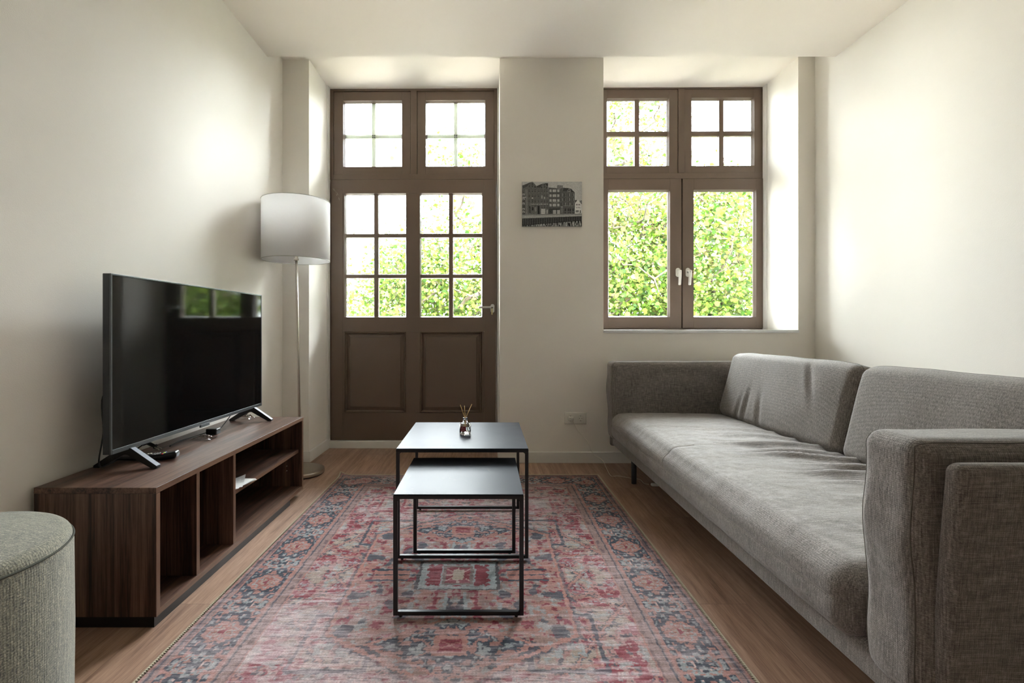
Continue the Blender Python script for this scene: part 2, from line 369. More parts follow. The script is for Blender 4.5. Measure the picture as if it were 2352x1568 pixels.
wb_ = MB().box(XL-.05, XD0, YB, 4.22, -0.1, 3.1).box(XD1, XW0, YB, 4.22, -0.1, 3.1).box(XW1, XR+.05, YB, 4.22, -0.1, 3.1)
wb_.box(XW0, XW1, YB, 4.22, -0.1, ZSILL-.02)
structure(wb_, 'wall_back', M['wall'], 'off-white window wall with deep reveals and a central pier', 'wall', wall=True)
# skirting
def skirting(name, boxes, label):
    mb = MB()
    for bx in boxes: mb.box(*bx)
    return structure(mb, name, M['trim'], label, 'baseboard', bevel=0.002, wall=True)
BH, BT = 0.082, 0.014
skirting('baseboard_back', [(XD1, XR, YB-BT, YB, 0, BH)], 'cream skirting under the canvas print and sofa window')
skirting('baseboard_pier', [(XD0-.2, XD0+BT, YB-BT, YB, 0, BH), (XD0, XD0+BT, YB, YF-.02, 0, BH)], 'cream skirting wrapping the pier beside the floor lamp')
skirting('baseboard_reveal', [(XD1-BT, XD1, YB-BT, YF-.02, 0, BH)], 'cream skirting in the right side of the door reveal')
structure(MB().box(XL, XL+BT, 2.99, YB-BT-.002, 0, BH), 'baseboard_left', M['trim'], 'cream skirting on the left wall behind the lamp', 'baseboard', bevel=0.002)
structure(MB().box(X(755), X(1141), YF-.035, YF+.06, 0, Z(1012)), 'trim_1', M['trim'], 'cream threshold strip under the brown door', 'trim', bevel=0.002, wall=True)
structure(MB().box(XD0, X(755), YF-.03, YF+.05, 0, ZS).box(XD0, XD0+.012, YF-.06, YF-.02, 0, ZS), 'trim_2', M['trim'], 'cream batten left of the brown door', 'trim', wall=True, bevel=0.001)
structure(MB().box(X(1141), XD1, YF-.02, YF+.05, 0, ZS), 'trim_3', M['trim'], 'cream batten right of the brown door', 'trim', wall=True)
structure(MB().box(X(1760), XW1, YF-.0, YF+.05, ZSILL, ZS).box(XW1-.012, XW1, YF-.05, YF, ZSILL, ZS), 'trim_4', M['trim'], 'cream batten right of the brown window', 'trim', wall=True)
structure(MB().box(XW0, XW1, YB-.012, YF+.05, ZSILL-.022, ZSILL), 'trim_5', M['sill'], 'white window sill under the brown window', 'window sill', wall=True, bevel=0.002)
structure(MB().box(-9.0, -4.6, 4.6, 11.5, -5.0, 8.5), 'sky_blocker', simple('blocker_grey', (176, 176, 172), .9), 'added unseen pale grey building left of the door', 'blocker')  # added out of view to cut the sky light reaching the right wall
structure(MB().box(-30, 40, -40, 60, -5.2, -5.0), 'ground', M['street'], 'grey street paving far below the windows', 'ground')

# ------------------------------------------------------------------ joinery (brown door, transom, window)
YK = YF+.07
def members(mb, lst, y0, y1):
    for (a, b, c, d) in lst: mb.box(X(a), X(b), y0, y1, Z(d), Z(c))   # px x0,x1,y0,y1
    return mb
def bead_ring(mb, a, b, c, d, y0, y1, t=0.010):
    """sloped glazing bead round an opening given in pixels"""
    x0, x1, z0, z1 = X(a), X(b), Z(d), Z(c)
    o = [(x0, z0), (x1, z0), (x1, z1), (x0, z1)]; i = [(x0+t, z0+t), (x1-t, z0+t), (x1-t, z1-t), (x0+t, z1-t)]
    vs = [(x, y0, z) for x, z in o]+[(x, y1, z) for x, z in i]+[(x, y1+.01, z) for x, z in i]+[(x, y1+.01, z) for x, z in o]
    fs = []
    for k in range(4):
        l = (k+1) % 4
        fs += [(k, l, 4+l, 4+k), (4+k, 4+l, 8+l, 8+k), (8+k, 8+l, 12+l, 12+k)]
    return mb.add(vs, fs)
def sash(parent, name, outer, glass, muntin_v, muntin_h, y0, mm='brown', mw=5.5, squares=False):
    a, b, c, d = outer; g0, g1, h0, h1 = glass
    mb = MB()
    members(mb, [(a, g0, c, d), (g1, b, c, d), (g0, g1, c, h0), (g0, g1, h1, d)], y0, y0+.06)
    so = mb.build(name, M['brown'], parent, bevel=0.0015)
    bead_ring(MB(), g0, g1, h0, h1, y0+.004, y0+.03).build('glazing_bead', M['brown'], so)
    MB().box(X(g0), X(g1), y0+.036, y0+.042, Z(h1), Z(h0)).build('glass_pane', M['pane'], so)
    mu = MB(); yg = y0+.018
    if mm == 'brown':
        for mx_ in muntin_v: members(mu, [(mx_-mw, mx_+mw, h0, h1)], yg, y0+.058)
        for mz in muntin_h: members(mu, [(g0, g1, mz-mw, mz+mw)], yg+.0006, y0+.0574)
        mu.build('muntin', M['brown'], so, bevel=0.004)
    elif mm == 'alu':
        for mx_ in muntin_v: members(mu, [(mx_-4.6, mx_+4.6, h0, h1)], y0+.043, y0+.053)
        for mz in muntin_h: members(mu, [(g0, g1, mz-4.6, mz+4.6)], y0+.0425, y0+.0525)
        mu.build('muntin', M['alu'], so)
        if squares:
            sq = MB(); cx, cz = X(muntin_v[0]), Z(muntin_h[0])
            for i in (-1, 1):
                for j in (-1, 1): sq.box(cx+i*.0075-.0052, cx+i*.0075+.0052, y0+.0422, y0+.0426, cz+j*.0075-.0052, cz+j*.0075+.0052)
            sq.build('connector', M['dark'], so)
    return so
WL = lambda e: wallrot(e)
# transom above the door
w1 = empty('window_1', (X(948), YF, Z(405)), 'brown transom window with two small four-pane lights above the door', 'window', 'structure')
fr = MB(); members(fr, [(755, 763, 200, 411), (1134, 1141, 200, 411), (763, 1134, 200, 207), (941, 956, 207, 399), (763, 1134, 399, 411)], YF, YK)
members(fr, [(755, 770, 200, 411), (1127, 1141, 200, 411), (770, 1127, 200, 213), (936, 961, 213, 411), (770, 1127, 394, 418)], YK+.0005, YK+.014)
fr.build('window_frame', M['brown'], w1, bevel=0.002)
sash(w1, 'sash', (763.6, 940.4, 207.6, 398.5), (785, 921, 228, 380.5), [853], [306.5], YF+.008, 'alu', squares=True)
sash(w1, 'sash', (956.6, 1133.4, 207.6, 398.5), (976, 1113, 228, 380.5), [1044.5], [306.5], YF+.008, 'alu', squares=True)
WL(w1)
# door
d1 = empty('door_1', (X(948), YF, Z(1012)), 'dark brown balcony door with twelve panes over two raised panels', 'door', 'structure')
MB().box(X(755), X(757.4), YF+.012, YK, Z(1012), Z(411)).box(X(1139), X(1141), YF+.012, YK, Z(1012), Z(411)).build('door_frame', M['brown'], d1)
yl = YF-.004
lf = MB(); members(lf, [(757.6, 784.5, 411.6, 1011.5), (1110.5, 1138.8, 411.6, 1011.5), (784.6, 1110.4, 411.6, 443), (784.6, 1110.4, 728, 761), (784.6, 1110.4, 948, 1011.5),
                        (931, 963, 443.1, 727.9), (931, 963, 761.1, 947.9), (784.6, 789, 443.1, 727.9), (1106, 1110.4, 443.1, 727.9), (784.6, 789, 761.1, 947.9), (1106, 1110.4, 761.1, 947.9)], yl, YK-.01)
leaf = lf.build('door_leaf', M['brown'], d1, bevel=0.0016)
for (g0, g1, cx) in ((789, 931, 861), (963, 1106, 1034)):
    bead_ring(MB(), g0, g1, 443, 728, yl+.004, yl+.03, 0.008).build('glazing_bead', M['brown'], leaf)
    MB().box(X(g0), X(g1), yl+.034, yl+.04, Z(728), Z(443)).build('glass_pane', M['pane'], leaf)
    mu = MB(); members(mu, [(cx-5, cx+5, 443, 728)], yl+.014, yl+.056)
    members(mu, [(g0, g1, 535, 544), (g0, g1, 629, 638)], yl+.0146, yl+.0555)
    mu.build('muntin', M['brown'], leaf, bevel=0.005)
    # raised panel: moulding frame, sloping margin, flat field
    x0, x1, z0, z1 = X(g0), X(g1), Z(948), Z(761)
    pm = MB(); R_ = [(0, yl+.004), (.008, yl-.006), (.016, yl+.006), (.020, yl+.022), (.045, yl+.012), (.049, yl+.006)]
    prev = None
    for (t, yy) in R_:
        ring = [(x0+t, yy, z0+t), (x1-t, yy, z0+t), (x1-t, yy, z1-t), (x0+t, yy, z1-t)]
        if prev: pm.add(prev+ring, [(k, (k+1) % 4, 4+(k+1) % 4, 4+k) for k in range(4)])
        prev = ring
    pm.add(prev, [(0, 1, 2, 3)])
    pm.box(x0, x1, yl+.03, yl+.05, z0, z1)
    pm.build('raised_panel', M['brown'], leaf)
# scratch marks on the upper left of the door
sm_ = MB(); rr = random.Random(3)
for i in range(9):
    px = 763+i*1.7+rr.uniform(-1, 1); py = 431+i*2.6+rr.uniform(-3, 3)
    sm_.tube([(X(px), yl-.0003, Z(py)), (X(px+rr.uniform(.6, 1.6)), yl-.0003, Z(py+rr.uniform(2, 6)))], 0.0007, 4)
sm_.build('paint_scratch', M['btn_pale'], leaf)
# door handle
hx, hz = X(1130), Z(708)
def oval(mb, cx, cz, w, h, y0, y1, n=20):
    pts = []
    for k in range(n):
        a = 2*PI*k/n; ox = w/2*math.cos(a); oz = w/2*math.sin(a)+(h/2-w/2)*(1 if math.sin(a) >= 0 else -1); pts.append((cx+ox, cz+oz))
    return mb.prism(pts[::-1], 'y', y0, y1)
hp = oval(MB(), hx, hz, .034, .072, yl-.009, yl).build('door_handle', M['chrome'], d1, bevel=0.002)
MB().tube([(hx, yl-.005, hz+.004), (hx, yl-.05, hz+.004)], .010, 16).build('handle_neck', M['chrome'], hp)
lv = MB().rbox((hx-.052, yl-.054, hz+.006), (.125, .018, .018), .006, (12, 8, 8)); lv.build('lever', M['chrome'], hp)
MB().tube([(hx-.004, yl-.064, hz+.004), (hx-.004, yl-.072, hz+.004)], .007, 14).build('lock_cylinder', M['dark'], hp)
MB().box(hx-.006, hx-.003, yl-.082, yl-.070, hz-.002, hz+.008).rbox((hx-.0045, yl-.078, hz-.030), (.012, .003, .05), .0015, (8, 8, 8)).build('key', M['brass'], hp)
WL(d1)
# right window
w2 = empty('window_2', (X(1563), YF, Z(756)), 'brown window with two tall casements under two four-pane top lights', 'window', 'structure')
fr = MB(); members(fr, [(1366, 1373, 198, 756), (1752, 1760, 198, 756), (1373, 1752, 198, 205), (1555.5, 1570, 205, 398), (1373, 1752, 398, 411), (1373, 1752, 753, 757)], YF, YK)
members(fr, [(1366, 1380, 198, 757), (1746, 1760, 198, 757), (1380, 1746, 198, 211), (1549, 1577, 211, 757), (1380, 1746, 393, 418), (1380, 1746, 742, 757)], YK+.0005, YK+.014)
fr.build('window_frame', M['brown'], w2, bevel=0.002)
sash(w2, 'top_sash', (1373.5, 1555, 205.5, 397.5), (1393, 1535, 225, 381), [1463.5], [305], YF+.008)
sash(w2, 'top_sash', (1570.5, 1751.5, 205.5, 397.5), (1587, 1729.5, 225, 381), [1657.5], [305], YF+.008)
sash(w2, 'casement', (1367, 1562, 411.6, 753), (1395, 1536, 437, 728), [], [], YF-.006, None)
sash(w2, 'casement', (1565, 1759.4, 411.6, 753), (1590, 1732, 437, 728), [], [], YF-.006, None)
def whandle(px, key):
    x, z, y = X(px), Z(622), YF-.006
    h = oval(MB(), x, Z(626), .036, .075, y-.010, y).build('window_handle', M['white_pl'], w2, bevel=0.003)
    MB().tube([(x, y-.005, z-.012), (x, y-.045, z-.012)], .011, 16).build('handle_neck', M['chrome'] if key else M['white_pl'], h)
    lv = MB()
    def fn(p, u):
        t = (0.5-u[2]/2); return (p[0]*(1-.12*t), p[1]+.012*t*t, p[2])
    lv.rbox((x+.001, y-.052, z-.062), (.024, .016, .125), .007, (8, 8, 16), fn); lv.build('lever', M['white_pl'], h)
    MB().tube([(x+.001, y-.059, z-.016), (x+.001, y-.064, z-.016)], .006, 14).build('lock_cylinder', M['chrome'], h)
    if key:
        mb = MB(); c = Vector((x+.018, y-.066, z-.020))
        mb.tube([c+Vector((.009*math.cos(a), 0, .012*math.sin(a))) for a in [2*PI*k/18 for k in range(19)]], .0014, 6)
        mb.rbox((x+.016, y-.068, z-.048), (.010, .0025, .038), .001, (8, 8, 8)); mb.build('key', M['brass'], h)
whandle(1553.5, False); whandle(1576, True)
WL(w2)

# ------------------------------------------------------------------ rug
def vnoise(x, y, sx, sy, seed, octs=1):
    rs = np.random.RandomState(seed); out = 0; amp = 1; tot = 0
    for o in range(octs):
        G = rs.rand(257, 257); a = x/sx*(2**o)+13.7; b = y/sy*(2**o)+7.3
        i = np.floor(a).astype(int); j = np.floor(b).astype(int); fa = a-i; fb = b-j
        fa = fa*fa*(3-2*fa); fb = fb*fb*(3-2*fb); i %= 256; j %= 256
        v = (G[i, j]*(1-fa)+G[i+1, j]*fa)*(1-fb)+(G[i, j+1]*(1-fa)+G[i+1, j+1]*fa)*fb
        out = out+v*amp; tot += amp; amp *= 0.55
    return out/tot
def paint(C, mask, col, a=1.0):
    m = (mask*a)[..., None] if mask.dtype != bool else (mask.astype(float)*a)[..., None]
    C[:] = C*(1-m)+np.array(col, float)*m
def make_rug():
    x0, x1, y0, y1 = -0.990, 0.766, 0.62, 3.34
    nx, ny = 560, 860
    xs = np.linspace(x0, x1, nx+1); ys = np.linspace(y0, y1, ny+1)
    XX, YY = np.meshgrid(xs, ys)
    cu, cv = (x0+x1)/2, 1.98
    U = XX-cu; V = YY-cv
    NAVY = (56, 62, 74); SAL = (164, 104, 93); CRI = (130, 42, 52); GB = (134, 142, 142); TAN = (150, 130, 116); ROSE = (158, 108, 104); PALE = (190, 168, 170)
    st = 0.0065                                       # knotted, stepped outlines
    jig = (vnoise(XX, YY, .012, .012, 5)-.5)*.010
    u = np.round((np.abs(U)+jig)/st)*st; v = np.round((np.abs(V)+jig)/st)*st
    n1 = vnoise(u, v, .055, .055, 11, 2); n2 = vnoise(u, v, .022, .022, 12, 2); n3 = vnoise(u, v, .15, .12, 13, 2); n4 = vnoise(u, v, .011, .011, 15)
    C = np.ones(XX.shape+(3,))*np.array(ROSE, float)
    paint(C, n3 > .52, (146, 104, 96)); paint(C, n1 > .56, CRI); paint(C, n1 < .37, TAN)
    paint(C, np.abs(n1-.47) < .014, (96, 84, 84)); paint(C, (n2 > .66) & (n1 > .5), SAL); paint(C, (n2 < .30), GB, .8)
    paint(C, (n2 > .72), NAVY, .8); paint(C, (n4 > .85), (180, 150, 140), .7)
    # field lattice: angular vines and inner rectangles
    for k, w in ((.62, .010), (.95, .010), (1.28, .008)):
        dl = np.abs(u*1.25+v*.9-k); paint(C, dl < w, SAL, .8); paint(C, (dl > w) & (dl < w+.007), NAVY, .7)
    rc = np.maximum(np.abs(u-.36)/.12, np.abs(v-.42)/.15)
    paint(C, (rc > .86) & (rc < 1.0), NAVY, .85); paint(C, (rc > .74) & (rc < .80), SAL, .85); paint(C, (rc < .5) & (np.abs(u-.36) > .01) & (np.abs(v-.42) > .01) & (n2 > .42), GB, .9)
    rc2 = np.maximum(np.abs(u-.42)/.07, np.abs(v-.80)/.12); paint(C, (rc2 > .8) & (rc2 < 1), CRI); paint(C, rc2 < .45, GB, .7)
    # central lozenge medallion
    hexa = np.maximum(u*1.0/.42, (u*.62+v)/.66)
    inside = hexa < 1
    paint(C, inside, (142, 108, 100)); paint(C, inside & (n1 > .60), SAL, .8); paint(C, inside & (n2 < .33), GB, .8); paint(C, inside & (n2 > .64), CRI); paint(C, inside & (n1 < .33), NAVY, .8)
    paint(C, (hexa > .955) & (hexa < .985), SAL); paint(C, (hexa > .985) & (hexa < 1.02), NAVY, .45)
    # navy end palmettes on the axis
    lo = np.abs(v-.44)/.155+u/.27
    paint(C, lo < 1, NAVY); paint(C, (lo < 1) & (n2 > .55), SAL, .9); paint(C, (lo < 1) & (n2 < .34), GB, .9); paint(C, (lo > .94) & (lo < 1.03), SAL)
    star = np.maximum(u/.055, np.abs(v-.44)/.05); paint(C, star < 1, SAL); paint(C, star < .6, CRI); paint(C, np.abs(u-np.abs(v-.44)*1.9) < .006, SAL, .8*1.0)
    # grey-blue serrated cartouche with a red square in the middle
    tooth = np.round(np.abs(np.sin((u+v)*PI/.036))*2)/2*.018
    sq = np.maximum(u+tooth*.8, (v+tooth*.8)*1.0)
    paint(C, (np.maximum(u/.155, v/.105) < 1), GB)
    paint(C, (u-tooth < .112) & (v-tooth*.6 < .074), CRI)
    paint(C, (u < .070) & (v < .082), GB); paint(C, (u < .063) & (v < .075), (112, 92, 88)); paint(C, (u < .052) & (v < .060), CRI)
    paint(C, (u < .052) & (v < .060) & ((u < .004) | (v < .004) | (np.abs(u-v) < .004)), (180, 140, 130)); paint(C, (np.maximum(u/.62, v/.7) < .036/.62) & (u < .02), (170, 150, 130))
    paint(C, (np.maximum(u/.155, v/.105) >= 1) & (np.maximum(u/.155, v/.105) < 1.06), (70, 66, 70))
    for s_ in (.035, .075):                            # stem bars above and below
        paint(C, (np.abs(u-s_) < .006) & (v > .13) & (v < .30), GB if s_ < .05 else CRI)
    paint(C, (np.abs(v-.02) < .018) & (u > .20) & (u < .34), SAL); paint(C, (np.abs(np.abs(v-.02)-.022) < .005) & (u > .20) & (u < .36), NAVY)
    # borders
    du = (x1-x0)/2-np.abs(U); dv = (y1-y0)/2-np.abs(YY-(y0+y1)/2)
    side = du < dv
    d = np.where(side, du, dv); t = np.where(side, V, U)
    d = np.round((d+jig*.6)/st)*st
    P = .315; tt = np.abs(((t+P*.18) % P)-P/2); tt = np.round((tt+jig)/st)*st         # medallion at tt = P/2, crescent at tt = 0
    bn1 = vnoise(np.abs(d-.125), tt, .020, .020, 21, 2); bn2 = vnoise(np.abs(d-.125), tt, .010, .010, 22)
    b = d < .265
    paint(C, b, (138, 108, 103)); paint(C, b & (vnoise(d, tt, .012, .03, 31) > .6), (110, 84, 84))
    paint(C, (np.abs(d-.028) < .004) | (np.abs(d-.222) < .004), NAVY, .8); paint(C, (np.abs(d-.012) < .004) | (np.abs(d-.262) < .003) | (np.abs(d-.205) < .004) | (np.abs(d-.045) < .004), SAL, .85)
    band = (d > .05) & (d < .2)
    paint(C, band, NAVY); paint(C, band & (bn1 > .60), SAL, .95); paint(C, band & (bn1 < .30), GB, .8); paint(C, band & (bn2 > .86), (190, 150, 140))
    ce = P/2-tt; s = d-.125; ang = np.arctan2(s, ce); r = np.sqrt((s/.062)**2+(ce/.058)**2)+.10*np.cos(8*ang)
    paint(C, band & (r < 1.12), NAVY); paint(C, band & (r < .98), SAL); paint(C, band & (r < .68), GB, .9); paint(C, band & (r < .58), (150, 88, 78)); paint(C, band & (r < .34), TAN); paint(C, band & (r < .18), CRI)
    r2 = np.sqrt((s/.066)**2+((tt-.0)/.05)**2)
    paint(C, band & (np.abs(r2-.82-.06*np.cos(9*np.arctan2(s, tt))) < .15), GB, .95); paint(C, band & (np.abs(r2-.82) < .035), SAL)
    # wear: pale streaks along the weft, lighter in the field
    w1_ = vnoise(XX, YY, .11, .012, 41, 3); w2_ = vnoise(XX, YY, .5, .35, 42, 3); w3_ = vnoise(XX, YY, .03, .0035, 43, 2); w4_ = vnoise(XX, YY, .0035, .02, 44)
    wear = np.clip((w1_*.45+w2_*.55-.37)*3.0, 0, 1)
    wear = np.clip(wear*(.45+.8*w3_), 0, .85)*np.where(d < .265, .62, 1.0)
    wear = np.where(inside, wear*.75, wear)
    C = C*(1-wear[..., None])+np.array(PALE, float)*wear[..., None]
    C *= (0.80+.28*w3_+.10*w4_)[..., None]; g_ = C.mean(-1, keepdims=True); C = g_+(C-g_)*.76; C = C*.98
    C = np.clip(C, 0, 255)/255
    Lc = np.where(C <= .04045, C/12.92, ((C+.055)/1.055)**2.4)
    zz = np.full(XX.shape, .006)+.0012*(vnoise(XX, YY, .35, .3, 51)-.5)
    # curled far-left corner
    cr = np.clip(1-np.sqrt((XX-x0)**2+(YY-y1)**2)/.07, 0, 1); zz += .022*cr**2
    vs = np.stack([XX, YY, zz], -1).reshape(-1, 3); nX = nx+1
    idx = np.arange((nx+1)*(ny+1)).reshape(ny+1, nx+1)
    fs = np.stack([idx[:-1, :-1], idx[:-1, 1:], idx[1:, 1:], idx[1:, :-1]], -1).reshape(-1, 4)
    root = empty('rug', (cu, cv, 0), 'worn red oriental-style rug with navy borders lying under the tables', 'rug')
    me = bpy.data.meshes.new('rug_top'); vs2 = vs-np.array([cu, cv, 0])
    me.vertices.add(len(vs2)); me.vertices.foreach_set('co', vs2.ravel()); me.loops.add(fs.size); me.loops.foreach_set('vertex_index', fs.ravel().astype(np.int32))
    me.polygons.add(len(fs)); me.polygons.foreach_set('loop_start', np.arange(0, fs.size, 4, dtype=np.int32)); me.polygons.foreach_set('loop_total', np.full(len(fs), 4, dtype=np.int32))
    me.update(calc_edges=True); me.validate()
    a = me.color_attributes.new('tint', 'FLOAT_COLOR', 'POINT'); a.data.foreach_set('color', np.concatenate([Lc.reshape(-1, 3), np.ones((len(vs2), 1))], 1).ravel().astype(np.float32))
    me.materials.append(M['rug']); o = bpy.data.objects.new('rug_top', me); COL.objects.link(o); o.parent = root
    # bound edge with overlock stitches
    bd = MB()
    loop = []
    def zc(x, y): return .0045+.022*max(0, 1-math.hypot(x-x0, y-y1)/.07)**2
    for (ax, ay, bx_, by_) in ((x0, y0, x1, y0), (x1, y0, x1, y1), (x1, y1, x0, y1), (x0, y1, x0, y0)):
        n = 60; pts = [(ax+(bx_-ax)*k/n, ay+(by_-ay)*k/n) for k in range(n+1)]
        # finer sampling near the curled corner
        pts = [(p[0], p[1], zc(*p)) for p in pts]; bd.tube(pts, .0042, 8)
        L_ = math.hypot(bx_-ax, by_-ay); m_ = int(L_/.0085)
        for k in range(m_):
            q = (k+.5)/m_; px, py = ax+(bx_-ax)*q, ay+(by_-ay)*q; nx_, ny_ = (by_-ay)/L_, -(bx_-ax)/L_; tx, ty = (bx_-ax)/L_, (by_-ay)/L_
            z_ = zc(px, py); bd.tube([(px+nx_*.003, py+ny_*.003, z_+.003), (px-nx_*.010+tx*.003, py-ny_*.010+ty*.003, z_+.0035)], .0014, 4, caps=False)
    bd.build('bound_edge', simple('cream_binding', (178, 168, 146), .9), root)
make_rug()

# ------------------------------------------------------------------ tv cabinet
def make_cabinet():
    xb, xf, ya, yb, zt, zb = -1.512, -1.103, 1.637, 2.958, .469, .036; T = .020
    c = empty('tv_cabinet', ((xb+xf)/2, (ya+yb)/2, 0), 'low dark walnut cabinet with open compartments against the left wall', 'cabinet')
    e = .0012
    def edge(mb, parent, mat): mb.build('edge_band', mat, parent)
    top = MB().box(xb, xf, ya, yb, zt-T, zt).build('top_panel', M['wal_y'], c, bevel=.001)
    edge(MB().box(xf-.0002, xf+e, ya, yb, zt-T+.0005, zt-.0005), top, M['wal_edge'])
    for y0, y1 in ((ya+.001, ya+T), (yb-T, yb-.001)):
        s = MB().box(xb, xf, y0, y1, zb, zt-T-.0006).build('side_panel', M['wal_z'], c, bevel=.001)
        edge(MB().box(xf-.0002, xf+e, y0+.0004, y1-.0004, zb, zt-T-.001), s, M['wal_edge_z'])
    bt = MB().box(xb, xf-.001, ya+T+.0005, yb-T-.0005, zb, zb+T).build('bottom_panel', M['wal_y'], c)
    edge(MB().box(xf-.0012, xf+e-.0006, ya+T+.0005, yb-T-.0005, zb+.0005, zb+T-.0005), bt, M['wal_edge'])
    for y in (1.883, 2.155):
        s = MB().box(xb+.01, xf-.004, y-T/2, y+T/2, zb+T+.0005, zt-T-.0006).build('divider', M['wal_z'], c)
        edge(MB().box(xf-.0045, xf-.003, y-T/2+.0004, y+T/2-.0004, zb+T+.001, zt-T-.001), s, M['wal_edge_z'])
    s = MB().box(xb+.01, xf-.022, 2.155+T/2+.0005, yb-T-.0005, .258, .277).build('shelf', M['wal_y'], c)
    edge(MB().box(xf-.0225, xf-.021, 2.155+T/2+.0005, yb-T-.0005, .2585, .2765), s, M['wal_edge'])
    MB().box(xb, xb+.009, ya+T, yb-T, zb+T, zt-T).build('back_panel', M['wal_z'], c)
    MB().box(xb+.03, xf-.008, ya+.004, yb-.18, 0, zb-.0005).build('plinth', M['blackpl'], c)
    for yy in (2.55, 2.62): MB().tube([(xf-.09, yb-T-.006, .15+(yy-2.55)*.4), (xf-.09, yb-T+.001, .15+(yy-2.55)*.4)], .003, 8).build('shelf_pin', M['nickel'], c)
make_cabinet()

# ------------------------------------------------------------------ television
def make_tv():
    xs, yc, w, z0, z1 = -1.352, 2.354, 1.152, .542, 1.202
    t = empty('television', (xs-.02, yc, .469), 'black flatscreen television on splayed feet reflecting the balcony door', 'television')
    y0, y1 = yc-w/2, yc+w/2
    MB().box(xs-.030, xs-.004, y0, y1, z0, z1).rbox((xs-.045, yc, z0+.23), (.05, w*.8, .40), .02, (8, 8, 8)).build('housing', M['tvbody'], t, bevel=.002)
    MB().box(xs-.003, xs+.0, y0+.008, y1-.008, z0+.016, z1-.007).build('screen', M['screen'], t)
    bz = MB().box(xs-.004, xs+.0015, y0, y0+.007, z0, z1).box(xs-.004, xs+.0015, y1-.007, y1, z0, z1).box(xs-.004, xs+.0015, y0+.007, y1-.007, z1-.006, z1).box(xs-.004, xs+.0025, y0+.007, y1-.007, z0, z0+.016)
    bz.build('bezel', M['tvbezel'], t, bevel=.0006)
    MB().box(xs-.004, xs+.005, yc-.035, yc+.035, z0-.010, z0+.004).build('sensor_bump', M['tvbezel'], t, bevel=.001)
    for y in (1.875, 2.831):
        f = MB(); xm = xs-.012; zt = z0+.004; zb = .470
        for sx, xe in ((1, -1.243), (-1, -1.488)):
            xi = xm+sx*.012
            poly = [(xm-sx*.004, zt), (xi+sx*.010, zt), (xe, zb+.009), (xe, zb), (xe-sx*.022, zb), (xi-sx*.004, zt-.026), (xm-sx*.004, zt-.024)]
            if sx < 0: poly = poly[::-1]
            f.prism(poly, 'y', y+.011, y-.011)
        f.build('foot', M['blackpl'], t, bevel=.0012)
        g = MB().prism([(xm+.022, zt+.0006), (-1.243, zb+.0096), (-1.243, zb+.008), (xm+.022, zt-.001)], 'y', y+.0115, y-.0115); g.build('foot_trim', M['foot'], t)
    t.rotation_euler = (0, 0, -.018)
make_tv()

def bez(pts, n=10):
    """Catmull-Rom through points"""
    P = [Vector(p) for p in pts]; P = [P[0]*2-P[1]]+P+[P[-1]*2-P[-2]]; out = []
    for i in range(1, len(P)-2):
        for k in range(n):
            t = k/n; a, b, c, d = P[i-1], P[i], P[i+1], P[i+2]
            out.append(.5*((2*b)+(c-a)*t+(2*a-5*b+4*c-d)*t*t+(3*b-a-3*c+d)*t**3))
    out.append(P[-2]); return out
# TV power cord with its plug
tv_ = bpy.data.objects['television']
cb_ = MB().tube(bez([(-1.42, 2.2, .72), (-1.415, 1.95, .80), (-1.392, 1.797, .76), (-1.389, 1.790, .62), (-1.412, 1.80, .50), (-1.462, 1.92, .474), (-1.50, 2.05, .474), (-1.500, 2.10, .480), (-1.488, 2.11, .491), (-1.470, 2.11, .503)]), .0028, 8).build('power_cord', M['blackpl'], tv_)
pl = MB().tube([(-1.474, 2.11, .500), (-1.460, 2.11, .508), (-1.450, 2.11, .507)], [.005, .0075, .008], 10).tube([(-1.452, 2.11, .508), (-1.418, 2.11, .492)], [.0085, .0072], 10)
pl.tube([(-1.422, 2.11, .494), (-1.418, 2.11, .492)], .011, 10).build('plug', M['blackpl'], cb_)
mb = MB()
for dy in (-.0085, .0085): mb.tube([(-1.418, 2.11+dy, .492), (-1.398, 2.11+dy, .482)], .0022, 8)
mb.build('plug_pin', M['nickel'], cb_)
# remote control
def make_remote():
    r = empty('remote_control', (-1.372, 1.985, .469), 'black remote control with coloured buttons lying beneath the television foot', 'remote control')
    def fn(p, u): return (p[0], p[1], p[2]*(1+.35*u[0])+.004*u[0]*u[0] + (.003 if u[0] > .8 else 0))
    R = Matrix.Rotation(.22, 3, 'Z')
    MB().rbox((-1.372, 1.985, .481), (.225, .046, .020), .009, (14, 10, 8), fn, R).build('remote_body', M['blackpl'], r)
    def at(a, b, h=.0): 
        q = R @ Vector((a, b, 0)); u = a/.1125; return (-1.372+q.x, 1.985+q.y, .481+.0100*(1+.35*u)+.004*u*u+h)
    def btns(nm, mat, lst, rr=.0032):
        m = MB()
        for a, b in lst:
            c = at(a, b); m.lathe([(0.0001, .0022), (rr*.8, .002), (rr, .0), (rr, -.003)], c, 10)
        m.build(nm, mat, r)
    btns('power_button', M['btn_red'], [(-.095, .004)], .005)
    for ab in [(a*.0095-.062, b) for a in range(4) for b in (-.012, 0, .012)]+[(a*.0095+.022, b) for a in range(3) for b in (-.012, 0, .012)]: btns('grey_button', M['btn_grey'], [ab])
    btns('pale_button', M['btn_pale'], [(-.016, -.012), (-.016, .012), (-.002, .010), (.008, .012), (-.004, -.012)], .005)
    for nm, b, m_ in (('red', -.015, 'btn_red'), ('green', -.005, 'btn_green'), ('yellow', .005, 'btn_yellow'), ('blue', .015, 'btn_blue')):
        btns(nm+'_button', M[m_], [(.060, b)], .0042)
make_remote()
